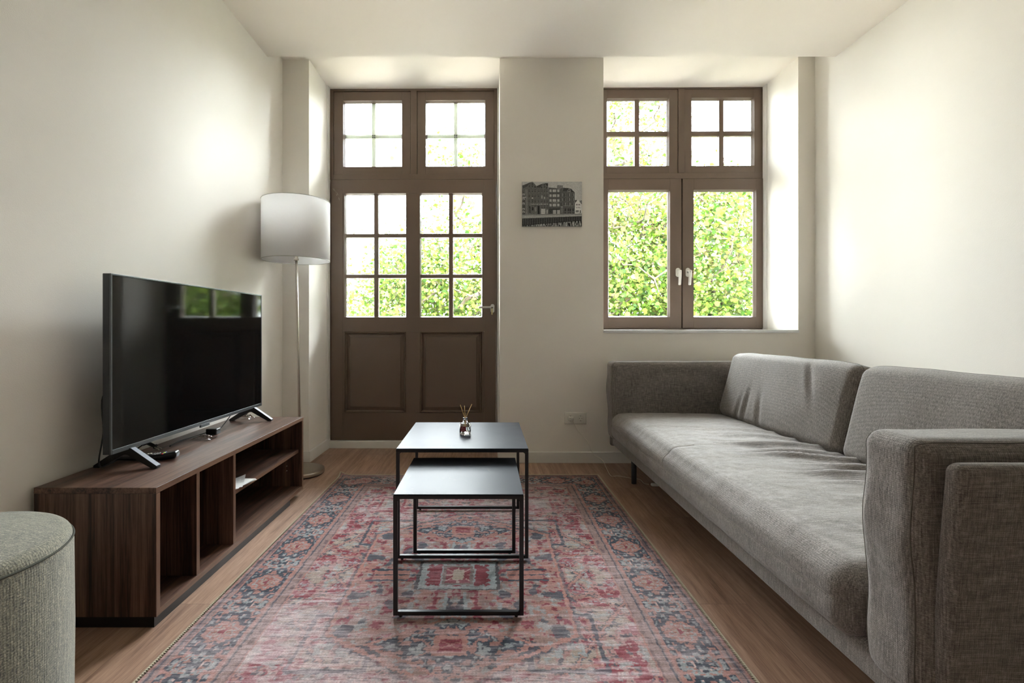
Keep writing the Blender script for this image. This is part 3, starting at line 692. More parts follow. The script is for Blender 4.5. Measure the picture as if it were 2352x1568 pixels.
# adapter + clear bag + cables behind the tv
ad = empty('power_adapter', (-1.42, 2.46, .469), 'small black adapter block lying under the middle of the television', 'adapter')
MB().rbox((-1.375, 2.47, .485), (.055, .04, .028), .004, (8, 8, 8)).build('adapter_body', M['blackpl'], ad)
MB().tube(bez([(-1.40, 2.46, .480), (-1.43, 2.40, .473), (-1.44, 2.30, .473), (-1.42, 2.2, .473)]), .0025, 8).tube(bez([(-1.38, 2.49, .480), (-1.40, 2.58, .475), (-1.41, 2.70, .52), (-1.42, 2.76, .55)]), .0025, 8).build('cable', M['blackpl'], ad)
def crumple(name, c, d, label, seed, n=14):
    rr = random.Random(seed); mb = MB(); vs = []
    for i in range(n+1):
        for j in range(n+1):
            u_, v_ = i/n-.5, j/n-.5; e = max(0, 1-4*max(u_*u_, v_*v_))
            vs.append((c[0]+u_*d[0]+rr.uniform(-.003, .003), c[1]+v_*d[1]+rr.uniform(-.003, .003), c[2]+.002+d[2]*e*rr.uniform(.3, 1)))
    mb.add(vs, [(i*(n+1)+j, (i+1)*(n+1)+j, (i+1)*(n+1)+j+1, i*(n+1)+j+1) for i in range(n) for j in range(n)])
    return setp(mb.build(name, M['cellophane'], loc=(c[0], c[1], c[2])), label, 'plastic bag')
crumple('plastic_bag', (-1.36, 2.36, .469), (.09, .08, .022), 'small crumpled clear plastic bag beside the black adapter block', 1)
crumple('plastic_bag', (-1.43, 2.893, .469), (.10, .08, .032), 'small crumpled clear plastic bag behind the far television foot', 2)
# leaflets on the shelf
lt = empty('leaflet_stack', (-1.17, 2.24, .277), 'small stack of white leaflets lying on the cabinet shelf', 'papers')
def sheet(c, w, l, ang, z, lift, name='leaflet', mat='paper'):
    mb = MB(); n = 6; R = Matrix.Rotation(ang, 3, 'Z'); vs = []
    for h_ in (0, .0006):
        for i in range(n+1):
            for j in range(n+1):
                a, b = (i/n-.5)*w, (j/n-.5)*l; q = R @ Vector((a, b, 0)); vs.append((c[0]+q.x, c[1]+q.y, z+h_+lift*max(0, (i/n+j/n-1))**2))
    m_ = (n+1)**2; fs = []
    for i in range(n):
        for j in range(n):
            k = i*(n+1)+j; fs += [(k, k+n+1, k+n+2, k+1)[::-1], (m_+k, m_+k+n+1, m_+k+n+2, m_+k+1)]
    mb.add(vs, fs); return mb.build(name, M[mat], lt)
for k in range(4): sheet((-1.172+k*.002, 2.278-k*.004, 0), .11, .17, -.3+k*.06, .2775+k*.0014, .002)
sheet((-1.172, 2.262, 0), .10, .13, .35, .284, .022); s5 = sheet((-1.150, 2.222, 0), .08, .08, .1, .2865, .003)
MB().box(-1.190, -1.180, 2.20, 2.235, .2876, .2880).lathe([(.008, 0), (.011, 0), (.011, .0004), (.008, .0004)], (-1.160, 2.22, .2880), 18, closed=True).build('print', M['ink'], lt)

# ------------------------------------------------------------------ floor lamp
def make_lamp():
    bx, by = -1.283, 3.385; tx, ty = -1.293, 3.34
    l = empty('floor_lamp', (bx, by, 0), 'brushed metal floor lamp with white drum shade in the left corner', 'floor lamp')
    R = .160
    MB().lathe([(0.001, .034), (R-.05, .034), (R-.006, .033), (R-.001, .030), (R, .024), (R, .009), (R-.004, .007), (.001, .007)], (bx, by, 0), 72).build('lamp_base', M['nickel'], l)
    MB().lathe([(R-.006, .0075), (R-.008, 0), (.001, 0)], (bx, by, 0), 48).build('base_pad', M['blackpl'], l)
    MB().tube([(bx, by, .03), (bx+(tx-bx)*.5, by+(ty-by)*.5, .76), (tx, ty, 1.50)], .0082, 20).build('pole', M['nickel'], l)
    MB().lathe([(.001, -.012), (.017, -.012), (.017, .0), (.012, .004), (.012, .05), (.001, .05)], (tx, ty, 1.478), 24).build('socket_cup', M['nickel'], l)
    r = .220; zb, zt = 1.466, 1.867
    sh = MB().lathe([(r, zb), (r, zt), (r-.0015, zt), (r-.0015, zb)], (tx, ty, 0), 96, closed=True).build('lamp_shade', M['shade'], l)
    rt = simple('shade_rim_tape', (190, 188, 178), .7)
    for z in (zb, zt):
        rim = MB()
        rim.tube([(tx+(r-.0005)*math.cos(a), ty+(r-.0005)*math.sin(a), z) for a in [2*PI*k/96 for k in range(97)]], .0022, 6, caps=False)
        rim.build('shade_rim', rt, sh)
    sp = MB()
    for k in range(3):
        a = .6+2*PI*k/3; sp.tube([(tx+.014*math.cos(a), ty+.014*math.sin(a), 1.50), (tx+(r-.002)*math.cos(a), ty+(r-.002)*math.sin(a), 1.53)], .0018, 6)
    sp.build('shade_spoke', M['white_pl'], l)
    MB().lathe([(.001, 0), (.014, .0), (.016, .02), (.030, .05), (.031, .068), (.020, .09), (.001, .097)], (tx, ty, 1.528), 24).build('bulb', M['white_pl'], l)
make_lamp()

# ------------------------------------------------------------------ nesting tables
def make_table(x0, x1, y0, y1, zt, label, zfloor=.008):
    t = empty('side_table', ((x0+x1)/2, (y0+y1)/2, 0), label, 'coffee table', group='nesting tables on the rug')
    B = .0145; zb = zfloor+.006
    MB().box(x0+.001, x1-.001, y0+.001, y1-.001, zt-.004, zt).build('tabletop', M['stone'], t, bevel=.0008)
    fr = MB().box(x0, x1, y0, y0+B, zt-.0165, zt-.0041).box(x0, x1, y1-B, y1, zt-.0165, zt-.0041).box(x0, x0+B, y0+B, y1-B, zt-.0165, zt-.0041).box(x1-B, x1, y0+B, y1-B, zt-.0165, zt-.0041)
    fr.build('top_frame', M['blackmetal'], t, bevel=.0008)
    for y in (y0, y1-B):
        for x, s in ((x0, 1), (x1-B, -1)):
            MB().box(x, x+B, y, y+B, zb, zt-.0166).build('leg', M['blackmetal'], t, bevel=.001)
            xi = x+B if s > 0 else x
            g = MB(); pts = [(xi, zt-.0166), (xi+s*.008, zt-.0166), (xi+s*.003, zt-.0196), (xi, zt-.0246)]
            g.prism(pts if s > 0 else pts[::-1], 'y', y+B, y); g.build('weld_gusset', M['blackmetal'], t)
            MB().lathe([(.001, 0), (.006, 0), (.006, .0062), (.001, .0062)], (x+B/2+s*.018, y+B/2, zfloor), 12).build('glide', M['blackpl'], t)
        MB().box(x0+B, x1-B, y, y+B, zb, zb+B*.95).build('floor_bar', M['blackmetal'], t, bevel=.001)
make_table(-.386, .183, 2.103, 2.695, .486, 'taller black metal nesting table holding the reed diffuser')
make_table(-.319, .130, 1.684, 2.165, .431, 'shorter black metal nesting table standing in front, nothing on its top')

# reed diffuser
def make_diffuser():
    cx, cy, z = -.101, 2.392, .486
    d = empty('reed_diffuser', (cx, cy, z), 'clear glass reed diffuser with wine red label on the taller table', 'diffuser')
    prof = [(.001, .0005), (.024, .0005), (.0275, .003), (.028, .008), (.028, .048), (.0265, .053), (.020, .056), (.0125, .058), (.0115, .061), (.0115, .077), (.0125, .079), (.0125, .081), (.0085, .081), (.0085, .060), (.020, .053), (.0250, .049), (.0252, .012), (.022, .009), (.001, .008)]
    MB().lathe(prof, (cx, cy, z), 40).build('bottle', M['glass'], d)
    MB().lathe([(.001, .0085), (.0218, .0095), (.0248, .0125), (.0248, .036), (.001, .036)], (cx, cy, z), 32).build('perfume_liquid', M['liquid'], d)
    # curved label on the front-left of the bottle
    mb = MB(); vs = []; n = 10
    for r_ in (.0283, .0286):
        for i in range(n+1):
            a = -PI/2-.92+i/n*1.12
            for zz in (.018, .042): vs.append((cx+r_*math.cos(a), cy+r_*math.sin(a), z+zz))
    m_ = 2*(n+1); fs = [(2*i, 2*i+2, 2*i+3, 2*i+1)[::-1] for i in range(n)]+[(m_+2*i, m_+2*i+2, m_+2*i+3, m_+2*i+1) for i in range(n)]
    mb.add(vs, fs); lab = mb.build('label_sticker', M['label'], d)
    pr = MB()
    for (z0, z1, a0, a1) in ((.0350, .0372, -.62, -.28), (.0305, .0318, -.82, .02), (.0218, .0240, -.78, -.06)):
        k = 8
        for i in range(k):
            b0 = -PI/2+a0+(a1-a0)*i/k; b1 = -PI/2+a0+(a1-a0)*(i+.7)/k; r_ = .0289
            pr.add([(cx+r_*math.cos(b0), cy+r_*math.sin(b0), z+z0), (cx+r_*math.cos(b1), cy+r_*math.sin(b1), z+z0), (cx+r_*math.cos(b1), cy+r_*math.sin(b1), z+z1), (cx+r_*math.cos(b0), cy+r_*math.sin(b0), z+z1)], [(0, 1, 2, 3)])
    pr.build('label_print', M['labelpr'], lab)
    for (tx, tz, bx_, oy) in ((-.024, .143, .011, .0), (-.003, .139, .001, .004), (.032, .146, -.012, -.003)):
        MB().tube([(cx+bx_, cy+oy*2, z+.012), (cx+bx_*.1+tx*.12, cy, z+.079), (cx+tx, cy-oy, z+tz)], .0013, 8).build('reed', M['reed'], d)
make_diffuser()

# ------------------------------------------------------------------ canvas print (grey photograph of quayside warehouses)
def make_canvas():
    s_ = YB/FPX; x0, x1 = (1199-PX0)*s_, (1335.5-PX0)*s_; z1, z0 = 1+(PY0-419)*s_, 1+(PY0-521)*s_
    c = empty('canvas_print', ((x0+x1)/2, YB, z0), 'small unframed black and white canvas print of quayside warehouses', 'wall picture')
    MB().box(x0, x1, YB-.020, YB-.0005, z0, z1).build('stretcher', simple('canvas_edge', (150, 146, 138), .8), c, bevel=.001)
    W, H = 408, 306; C = np.zeros((H+1, W+1)); yy, xx = np.mgrid[0:H+1, 0:W+1]
    a = (xx/W*1528+218); b = (yy/H*1150+205)                 # zoomed-photo coordinates of the print
    C[:] = 168
    def poly(pts, v):
        m = np.zeros(C.shape, bool); n = len(pts); j = n-1
        for i in range(n):
            xi, yi = pts[i]; xj, yj = pts[j]
            cnd = ((yi > b) != (yj > b)) & (a < (xj-xi)*(b-yi)/((yj-yi) if yj != yi else 1e-9)+xi); m ^= cnd; j = i
        C[m] = v
    def rect(xa, ya_, xb_, yb_, v): C[(a >= xa) & (a <= xb_) & (b >= ya_) & (b <= yb_)] = v
    poly([(218, 290), (240, 300), (430, 215), (485, 200), (590, 320), (760, 245), (800, 240), (880, 242), (880, 340), (890, 1050), (218, 1080)], 92)
    poly([(218, 300), (430, 215), (350, 320), (240, 380)], 66); poly([(590, 310), (740, 250), (690, 350), (600, 360)], 60); poly([(790, 242), (880, 242), (880, 335), (850, 310)], 50)
    poly([(218, 400), (300, 560), (310, 1060), (218, 1080)], 70); rect(300, 400, 360, 1060, 110)
    poly([(885, 350), (1190, 380), (1190, 1040), (885, 1050)], 80); poly([(1110, 300), (1130, 290), (1260, 300), (1265, 440), (1110, 380)], 112)
    poly([(1190, 380), (1265, 360), (1400, 370), (1470, 385), (1560, 480), (1565, 1030), (1190, 1040)], 86)
    poly([(1270, 360), (1400, 370), (1370, 450), (1265, 445)], 58); poly([(1460, 390), (1560, 480), (1460, 465)], 58); poly([(1370, 440), (1420, 380), (1460, 440), (1455, 470), (1380, 470)], 120); rect(1400, 410, 1435, 445, 60)
    poly([(1570, 760), (1640, 670), (1720, 770), (1745, 800), (1745, 1025), (1575, 1025)], 196); poly([(1565, 680), (1630, 680), (1575, 760)], 60); poly([(1680, 700), (1745, 680), (1745, 800), (1720, 770)], 110)
    rs = np.random.RandomState(4)
    for col, w in ((400, 40), (480, 36), (550, 40), (635, 32), (718, 38), (787, 32), (855, 36)):
        for row in (430, 565, 700, 850):
            if row == 430 and col in (635,): pass
            rect(col-w/2-4, row-46, col+w/2+4, row+46, 118); rect(col-w/2, row-40, col+w/2, row+40, 58); rect(col-2, row-40, col+2, row+40, 110); rect(col-w/2, row-12, col+w/2, row-7, 120)
    for col, row in ((400, 320), (480, 320), (548, 335), (480, 260), (715, 350), (785, 330), (845, 360), (785, 280)): rect(col-12, row-26, col+12, row+22, 52); rect(col-14, row-30, col+14, row-26, 130)
    rect(705, 555, 738, 640, 150); rect(775, 590, 800, 655, 160); rect(460, 610, 500, 640, 170)
    for col, w in ((945, 56), (1043, 92), (1142, 52)):
        for row in (435, 565, 688, 808): rect(col-w/2, row-34, col+w/2, row+34, 168); rect(col-w/2, row-38, col+w/2, row-34, 60); [rect(q, row-34, q+3, row+34, 128) for q in range(int(col-w/2)+15, int(col+w/2), 18)]
    for col in (1230, 1312, 1418, 1520):
        for row in (545, 665, 780): rect(col-17, row-38, col+17, row+38, 52); rect(col+2, row-36, col+15, row+36, 150 if (col+row) % 3 else 110)
    rect(1430, 745, 1462, 815, 52); rect(1440, 748, 1456, 812, 140)
    for col in (1320, 1398, 1448, 1522): rect(col-15, 900, col+15, 965, 44); rect(col-15, 1000, col+15, 1022, 44)
    for col in (1608, 1650, 1690): rect(col-9, 780, col+9, 820, 50); rect(col-8, 855, col+8, 895, 100 if col != 1650 else 55)
    rect(1585, 940, 1665, 1000, 110); rect(1690, 945, 1715, 1020, 60)
    for row in (535, 650, 770, 910, 985): rect(222, row-28, 280, row+22, 160); rect(230, row-6, 262, row+14, 48)
    rect(225, 595, 315, 608, 190)
    rect(612, 830, 662, 1048, 34); rect(700, 905, 808, 1035, 190); [rect(q, 905, q+4, 1035, 90) for q in range(718, 806, 20)]; [rect(700, q, 808, q+4, 90) for q in range(930, 1030, 25)]
    rect(840, 930, 870, 1030, 165); rect(905, 900, 985, 1035, 60); rect(985, 900, 1180, 930, 48)
    for xa in (1010, 1115): rect(xa, 935, xa+68, 1035, 178); [rect(xa+q, 935, xa+q+4, 1035, 80) for q in (14, 30, 46)]; [rect(xa, q, xa+68, q+4, 80) for q in (960, 985, 1010)]
    rect(410, 770, 416, 1040, 150); rect(1208, 850, 1262, 860, 170); rect(1216, 860, 1255, 1010, 108)
    rect(400, 840, 430, 1010, 60); rect(462, 865, 505, 945, 40); rect(540, 860, 580, 970, 125)
    for k in range(14): rect(435+k*32, 770+4*(k % 2), 435+k*32+9+5*(k % 3), 790+4*(k % 2), 190)
    for k in range(7): rect(975+k*26, 742, 975+k*26+9, 756, 180)
    for k in range(9): rect(1290+k*28, 820, 1290+k*28+10, 834, 170)
    yq = 1045-(a-218)*.012; yt = 1150-(a-218)*.036; yw = 1340-(a-218)*.085
    C[b > yq] = 118; C[(b > yq+30)] = 150; m = (b > yt); C[m] = 34
    m2 = m & (b < yw) & (((a-218) % 45) > 26); C[m2] = 86; C[m & (b < yt+14)] = 58
    m = b > yw; C[m] = 60
    wt = vnoise(a.astype(float), b.astype(float), 9, 60, 5); C[m & (wt > .55)] = 160; C[m & (wt < .35)] = 34; C[(b > yw-14) & (b < yw)] = 30
    C += (vnoise(a.astype(float), b.astype(float), 9, 9, 8)-.5)*34
    C = np.clip(C, 20, 215)/255; Lc = np.where(C <= .04045, C/12.92, ((C+.055)/1.055)**2.4)*1.45
    XX = x0+.0008+xx/W*(x1-x0-.0016); ZZ = z1-.0008-yy/H*(z1-z0-.0016)
    vs = np.stack([XX, np.full(XX.shape, YB-.0204), ZZ], -1).reshape(-1, 3)
    idx = np.arange((W+1)*(H+1)).reshape(H+1, W+1); fs = np.stack([idx[:-1, :-1], idx[1:, :-1], idx[1:, 1:], idx[:-1, 1:]], -1).reshape(-1, 4)
    mb = MB(); mb.v = [tuple(p) for p in vs.tolist()]; mb.f = [tuple(f) for f in fs.tolist()]; mb.sm = [False]*len(mb.f)
    o = mb.build('printed_picture', M['canvas'], c)
    at = o.data.color_attributes.new('tint', 'FLOAT_COLOR', 'POINT'); f = Lc.ravel(); at.data.foreach_set('color', np.stack([f, f*1.0, f*.97, np.ones_like(f)], -1).ravel().astype(np.float32))
    wallrot(c)
make_canvas()

# ------------------------------------------------------------------ wall socket + charger cord
def make_socket():
    s_ = YB/FPX; x0, x1 = (1296-PX0)*s_, (1347-PX0)*s_; z1, z0 = 1+(PY0-946)*s_, 1+(PY0-973.5)*s_
    c = empty('wall_socket', ((x0+x1)/2, YB, z0), 'white double wall socket low on the pier with a charger in its left outlet', 'socket')
    pl_ = MB(); o = .006
    ring0 = [(x0, YB-.0005, z0), (x1, YB-.0005, z0), (x1, YB-.0005, z1), (x0, YB-.0005, z1)]
    ring1 = [(x0+o, YB-.009, z0+o), (x1-o, YB-.009, z0+o), (x1-o, YB-.009, z1-o), (x0+o, YB-.009, z1-o)]
    pl_.add(ring0+ring1, [(k, (k+1) % 4, 4+(k+1) % 4, 4+k) for k in range(4)]+[(4, 5, 6, 7)]); pl_.build('cover_plate', M['white_pl'], c)
    cz = (z0+z1)/2; q = (x1-x0)/4; cs = (x0+q+.004, x1-q-.004)
    for i, cx in enumerate(cs):
        a = .031
        ins = MB().box(cx-a, cx+a, YB-.0105, YB-.009, cz-a, cz+a).build('outlet', M['white_pl'], c, bevel=.001)
        n = 28; vs = []; prof = [(.0225, -.0106), (.0215, -.0110), (.0205, -.0096), (.0001, -.0092)]
        for r_, y_ in prof: vs += [(cx+r_*math.cos(2*PI*k/n), YB+y_, cz+r_*math.sin(2*PI*k/n)) for k in range(n)]
        MB().add([(p[0], p[1]-.0006, p[2]) for p in vs], [(j*n+k, j*n+(k+1) % n, (j+1)*n+(k+1) % n, (j+1)*n+k) for j in range(3) for k in range(n)], True).build('outlet_well', simple('well_shade', (196, 192, 180), .4), ins)
        hh = MB()
        for dx, dz in ((-.0095, 0), (.0095, 0), (0, -.017), (0, .017)) : hh.tube([(cx+dx, YB-.0114, cz+dz), (cx+dx, YB-.0095, cz+dz)], .0026, 10)
        hh.build('pin_hole', M['dark'], ins)
    wallrot(c); return cs[0], cz
sx_, sz_ = make_socket()
ch = empty('phone_charger', (sx_, YB, 0), 'white charger in the left outlet, its thin cord trailing under the sofa', 'charger')
MB().rbox((sx_+.001, YB-.024, sz_), (.040, .026, .026), .005, (8, 8, 8)).rbox((sx_+.006, YB-.042, sz_-.002), (.016, .014, .012), .003, (8, 8, 8)).build('charger_block', M['white_pl'], ch)
def gp(px, py, d): return ((px-PX0)/FPX*d, d, 1+(PY0-py)/FPX*d)
pts = [(sx_+.008, YB-.047, sz_-.003)]+[gp(px, py, d) for px, py, d in ((1320, 975, 3.615), (1328, 990, 3.61), (1345, 1008, 3.60), (1353, 1020, 3.59), (1361, 1040, 3.585), (1370, 1048, 3.57), (1384, 1057, 3.50))]
pts += [(.925*0+(1402-PX0)/FPX*3.335, 3.335, .004), ((1420-PX0)/FPX*3.32, 3.32, .0035), ((1450-PX0)/FPX*3.27, 3.27, .0035), ((1470-PX0)/FPX*3.24, 3.24, .0035), (1.02, 3.16, .0035), (1.045, 3.14, .0035)]
MB().tube(bez(pts, 8), .0017, 8).build('cord', M['cord'], ch)
bk = empty('cord_switch', (1.075, 3.12, 0), 'small white cord end lying on the floor under the sofa edge', 'cord switch')
MB().rbox((1.075, 3.115, .010), (.05, .026, .018), .008, (8, 8, 8)).build('switch_body', M['white_pl'], bk)

# ------------------------------------------------------------------ sofa
def sstep(a, b, x): 
    t = max(0, min(1, (x-a)/(b-a))); return t*t*(3-2*t)
def nz(p, s, seed=0): return noise.noise(Vector((p[0]*s+seed, p[1]*s+seed*1.7, p[2]*s-seed)))
def seam_path(surf, pts, rad=.0013, n=24):
    out = []
    for a, b in zip(pts[:-1], pts[1:]):
        for k in range(n): out.append(surf([a[i]+(b[i]-a[i])*k/n for i in range(3)]))
    out.append(surf(pts[-1])); return MB().tube(out, rad, 6)
def make_sofa():
    s = empty('sofa', (1.36, 2.25, 0), 'long grey-brown fabric sofa with low arms along the right wall', 'sofa')
    # base rail
    MB().rbox((1.365, 2.25, .225), (.955, 2.40, .085), .02, (20, 40, 8)).build('base', M['sofa'], s)
    # seat cushion
    cx, cy, cz = 1.235, 2.257, .335; dx, dy, dz = .77, 2.205, .185
    folds = [(2.66, 1.05, 1.60, .006, .030, -.10), (2.50, 1.12, 1.6, .007, .028, -.16), (2.33, 1.08, 1.60, .012, .032, -.20), (2.21, 1.20, 1.6, .009, .022, -.22), (2.10, 1.12, 1.60, .012, .026, -.22), (1.98, 1.25, 1.6, .010, .024, -.20), (1.88, 1.15, 1.6, .010, .026, -.16), (1.76, 1.2, 1.6, .007, .030, -.12), (1.60, 1.15, 1.6, .006, .035, -.05)]
    def fn(p, u):
        x, y, z = p[0]+cx, p[1]+cy, p[2]+cz
        top = sstep(.2, .9, u[2]); e = (1-u[0]**4)*(1-u[1]**6)
        z += .022*top*e
        for (fy, fx0, fx1, amp, wd, sl) in folds:
            w = sstep(fx0-.08, fx0+.22, x)*(1-sstep(fx1-.03, fx1+.1, x)); yy = fy+sl*(x-1.35)+.05*nz((x, fy, 0), 4, 3)
            t = (y-yy)/wd; z += top*w*amp*1.9*(math.exp(-t*t)-.9*math.exp(-(t-1.25)**2*1.4))
        z += top*(.004*nz((x*.6, y*1.6, 0), 6, 1)+.0025*nz((x, y*2, 0), 14, 2))
        # crease at the cross seam
        z -= top*.004*math.exp(-((y-2.33)/.012)**2)*(1-sstep(1.0, 1.15, x))
        if u[0] < -.5:                                   # soft, slightly proud front
            f = sstep(.5, 1, -u[0]); x -= f*.014*(1-u[2]**2)*(1-u[1]**8); x += f*.004*nz((x, y*2, z*2), 5, 9)
            x += f*.004*math.exp(-((z-.343)/.007)**2)
        return (x-cx, y-cy, z-cz)
    q = MB().rbox((cx, cy, cz), (dx, dy, dz), .062, (70, 190, 18), fn); sc = q.build('seat_cushion', M['sofa'], s)
    seam_path(q.surf, [(-1, -.97, .08), (-1, .97, .08)], .0013, 120).build('seam', M['seam_seat'], sc)
    seam_path(q.surf, [(-1, .066, .08), (-1, .070, 1), (-.62, .078, 1)], .0012, 20).build('seam', M['seam_seat'], sc)
    # arms: padded arm + thin outer shell
    def arm(y0, y1, sg, ysh, lean):
        acx, ah, at_, ax0, ax1 = 0, .548, .774, .863, 1.80
        def fa(p, u):
            x, y, z = p
            y += .010*(1-u[0]**2)*(1-u[2]**2)*(1 if u[1] > 0 else -1)*.8
            x -= .004*math.sin(z*22)*sstep(.5, 1, -u[0]) ; x += .004*nz((x, y*2, z), 9, 4)
            z += .003*nz((x, y, z), 7, 5)
            x += .012*sstep(.2, -1, u[2])*sstep(.5, 1, -u[0])
            return (x, y, z)
        c = ((ax0+ax1)/2, (y0+y1)/2, at_-ah/2)
        q = MB().rbox(c, (ax1-ax0, y1-y0, ah), .040, (50, 16, 40), fa); a = q.build('arm', M['sofa'], s)
        for sy in (-.86, .86): seam_path(q.surf, [(-1, sy, -.9), (-1, sy, 1), (.9, sy, 1)], .0013, 40).build('seam', M['seam'], a)
        def fs_(p, u): return (p[0]+.004*nz(p, 5, 6), p[1]+lean*(p[2]-.2)+.003*nz(p, 6, 7), p[2])
        MB().rbox((1.395, ysh, .445), (.985, .042, .59), .020, (40, 10, 40), fs_).build('arm_shell', M['sofa'], s)
        return a
    arm(.985, 1.142, 1, .958, -.085)
    arm(3.365, 3.535, -1, 3.575, .02)
    # back shell and cushions
    MB().rbox((1.845, 2.27, .475), (.07, 2.45, .60), .030, (12, 60, 30)).build('backrest', M['sofa'], s)
    ang = math.atan2(.11, .42); R = Matrix.Rotation(ang, 3, 'Y')
    for i, (ya, yb) in enumerate(((2.178, 3.300), (1.165, 2.168))):
        def fb(p, u, i=i):
            x, y, z = p; e = (1-abs(u[1])**3.5)*(1-abs(u[2])**3); f = -1 if u[0] < 0 else 1
            x += f*.022*e
            if u[0] < 0:
                if i == 0:
                    for (yy, zz, a_, sl) in ((-.30, .10, .010, .5), (.20, -.10, .010, -.12), (.06, -.12, .009, .15), (.28, -.14, .007, -.3)):
                        t = (y-yy-sl*(z-zz))/.022; x += a_*math.exp(-t*t)*math.exp(-((z-zz)/.09)**2) - a_*.5*math.exp(-(t-1.5)**2)*math.exp(-((z-zz)/.09)**2)
                x += .005*nz((0, y, z), 5, 3+i)
            z += .004*nz((x, y, 0), 6, 8+i)-.006*(1-u[1]**2)*sstep(.5, 1, u[2])*0
            z -= .014*abs(u[1])**6*u[2]
            return (x, y, z)
        c0 = Vector((1.60, (ya+yb)/2, .642))+R @ Vector((.080, 0, 0))
        q = MB().rbox(c0, (.155, yb-ya, .445), .048, (16, 90, 44), fb, R); b = q.build('back_cushion', M['sofa'], s)
        seam_path(q.surf, [(-.5, -1, -.95), (-.5, -1, 1), (-.5, 1, 1), (-.5, 1, -.95)], .0013, 50).build('seam', M['seam'], b)
    for (x, y) in ((.958, 3.169), (.958, 1.10), (1.77, 3.169), (1.77, 1.10)):
        MB().lathe([(.001, 0), (.0165, 0), (.017, .002), (.017, .186), (.001, .186)], (x, y, .0), 24).build('leg', M['blackmetal'], s)
make_sofa()

# ------------------------------------------------------------------ pouf
def make_pouf():
    cx, cy, r, h = -1.255, 1.093, .258, .510
    p = empty('pouf', (cx, cy, 0), 'round grey-green tweed pouf in the lower left corner', 'pouf')
    prof = [(.001, .012), (r-.02, .010), (r-.004, .02), (r, .05), (r+.002, .25), (r, h-.045), (r-.003, h-.030)]
    MB().lathe(prof, (cx, cy, 0), 96).build('side_cover', M['pouf'], p)
    top = [(r-.003, h-.030)]+[(r-.003-.032*(1-math.cos(a)), h-.030+.028*math.sin(a)) for a in np.linspace(.15, PI/2, 8)]+[(r*k, h-.002+.020*(1-(k/.86)**2)) for k in (.80, .6, .4, .2, .002)]
    MB().lathe(top, (cx, cy, 0), 96).build('top_cover', M['pouf'], p)
    MB().tube([(cx+(r-.001)*math.cos(a), cy+(r-.001)*math.sin(a), h-.030) for a in [2*PI*k/96 for k in range(97)]], .0026, 6, caps=False).build('piping', M['seam_pouf'], p)
    MB().lathe([(r-.03, 0), (r-.03, .012), (.001, .012)], (cx, cy, 0), 48).build('base_ring', M['blackpl'], p)
make_pouf()

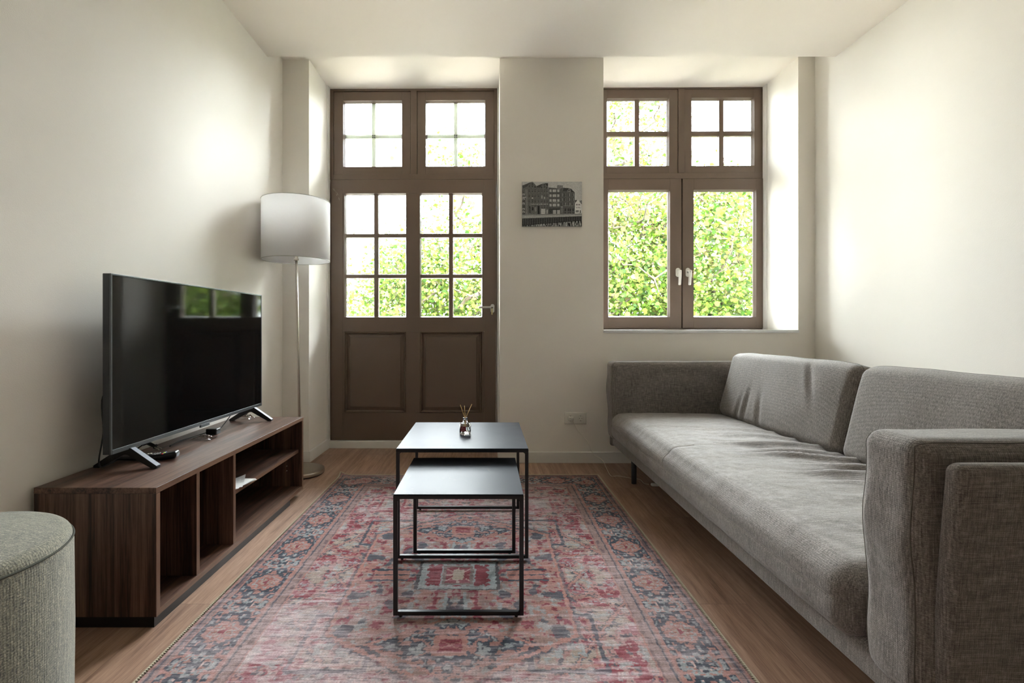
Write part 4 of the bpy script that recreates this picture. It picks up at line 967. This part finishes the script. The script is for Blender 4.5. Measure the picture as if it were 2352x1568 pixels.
# ------------------------------------------------------------------ trees outside
def tree(name, label, blobs, trunk, nclus, per, leafsize, palette, seed, spread=.34, group='trees beyond the windows'):
    rs = np.random.RandomState(seed)
    root = empty(name, trunk, label, 'tree', group=group)
    vols = np.array([b[1][0]*b[1][1]*b[1][2]*b[2] for b in blobs]); pr = vols/vols.sum(); pts = []
    while len(pts) < nclus:
        b = blobs[rs.choice(len(blobs), p=pr)]; q = rs.uniform(-1, 1, 3)
        if (q**2).sum() > 1: continue
        pts.append(np.array(b[0])+q*np.array(b[1]))
    pts = np.array(pts)
    tb = np.array(trunk, float); cen = np.array(blobs[0][0])
    nodes = [tb]; par = [-1]
    tops = [tb+(cen-tb)*np.array([k*.5, k*.5, k]) for k in (.25, .5, .75, .92)]
    for t in tops: nodes.append(t); par.append(len(nodes)-2)
    d0 = np.linalg.norm(pts-tops[-2], axis=1); order = np.argsort(d0)
    for i in order:
        A = np.array(nodes[2:]); d = np.linalg.norm(A-pts[i], axis=1)+.25*np.linalg.norm(A-tops[-2], axis=1)*0
        j = int(np.argmin(d))+2
        mid = (nodes[j]+pts[i])/2+rs.normal(0, .09, 3)*d.min()
        nodes.append(mid); par.append(j); nodes.append(pts[i]); par.append(len(nodes)-2)
    cnt = np.ones(len(nodes))
    for k in range(len(nodes)-1, 0, -1): cnt[par[k]] += cnt[k]
    mb = MB(); rad = lambda k: min(.22, .0052*cnt[k]**.5+.003)
    for k in range(1, len(nodes)): 
        mb.tube([nodes[par[k]], nodes[k]], [min(rad(par[k]), rad(k)*1.8), rad(k)], 6, caps=False)
    mb.build('trunk_and_branches', M['bark'], root)
    # lobed leaves
    lobes = [(0, -.38), (.30, -.46), (.40, -.16), (.62, -.02), (.46, .16), (.42, .44), (.20, .46), (0, .74), (-.18, .48), (-.46, .38), (-.42, .14), (-.60, .06), (-.42, -.18), (-.26, -.44)]
    L_ = np.array([(a, b, .30*abs(a)-.35*b*b) for a, b in lobes]); nl = len(L_)
    n = len(pts)*per
    c = np.repeat(pts, per, 0)+rs.normal(0, spread, (n, 3))*np.array([1, 1, .75])
    sz = leafsize*rs.uniform(.55, 1.25, n)
    # orientation: normals scattered about up/outward
    nrm = rs.normal(0, .75, (n, 3))+np.array([0, -.35, .75]); nrm /= np.linalg.norm(nrm, axis=1)[:, None]
    tv = rs.normal(0, 1, (n, 3)); tv -= (tv*nrm).sum(1)[:, None]*nrm; tv /= np.linalg.norm(tv, axis=1)[:, None]; bv = np.cross(nrm, tv)
    V_ = c[:, None, :]+sz[:, None, None]*(L_[None, :, 0:1]*tv[:, None, :]+L_[None, :, 1:2]*bv[:, None, :]+L_[None, :, 2:3]*nrm[:, None, :])
    V_ = V_.reshape(-1, 3)-tb
    me = bpy.data.meshes.new('foliage'); me.vertices.add(len(V_)); me.vertices.foreach_set('co', V_.ravel()); me.loops.add(len(V_)); me.loops.foreach_set('vertex_index', np.arange(len(V_), dtype=np.int32))
    me.polygons.add(n); me.polygons.foreach_set('loop_start', np.arange(0, n*nl, nl, dtype=np.int32)); me.polygons.foreach_set('loop_total', np.full(n, nl, dtype=np.int32)); me.update(calc_edges=True)
    pal = np.array([lin(p) for p in palette[0]]); tip = np.array(lin(palette[1]))
    col = pal[rs.randint(0, len(pal), n)]*rs.uniform(.7, 1.25, (n, 1)); cl = np.repeat(rs.rand(len(pts)), per)+(c[:, 2]-palette[2])*.10
    w = np.clip((cl-.62)*2.2, 0, .9)*rs.uniform(.4, 1, n); col = col*(1-w[:, None])+tip*w[:, None]
    colv = np.repeat(np.concatenate([np.clip(col, 0, 1), np.ones((n, 1))], 1), nl, 0)
    a = me.color_attributes.new('tint', 'FLOAT_COLOR', 'POINT'); a.data.foreach_set('color', colv.ravel().astype(np.float32))
    me.materials.append(M['leaf']); o = bpy.data.objects.new('foliage', me); COL.objects.link(o); o.parent = root
D = 11.0; s11 = D/FPX
def bl(px, py, rx, rz, ry=1.6, w=1.0, d=D): q = d/FPX; return (((px-PX0)*q, d, 1+(PY0-py)*q), (rx*q, ry, rz*q), w)
GREEN = [(50, 74, 18), (64, 84, 20), (72, 90, 26), (36, 60, 16), (82, 92, 38)]
tree('broadleaf_tree', 'lime green broadleaf tree close outside the window and door',
     [bl(1480, 620, 330, 260, 2.4, 1.0), bl(1440, 330, 110, 80, 1.2, .5), bl(1070, 640, 190, 165, 1.6, 1.1), bl(1040, 350, 80, 55, .8, 1.6), bl(930, 660, 80, 100, 1.0, 1.2), bl(1450, 290, 90, 70, 1.2, .9), bl(1640, 600, 260, 190, 2.0, .9), bl(1000, 720, 240, 90, 1.4, .8), bl(1500, 900, 420, 200, 2.6, .8), bl(1110, 480, 110, 60, 1.0, .5)],
     (5.6, 12.5, -5.0), 1150, 74, .074, (GREEN, (112, 82, 66), 3.2), 5)
tree('distant_tree', 'small russet-tinged tree far beyond the left door panes',
     [bl(830, 745, 90, 60, 2.0, 1.0, 24), bl(760, 790, 120, 60, 2.0, 1.0, 24), bl(900, 790, 80, 70, 2.0, 1.0, 24)], (-6.2, 24, -5.0), 240, 26, .20, ([(104, 84, 66), (84, 92, 48), (112, 90, 76)], (130, 104, 86), 2), 9, spread=.4)
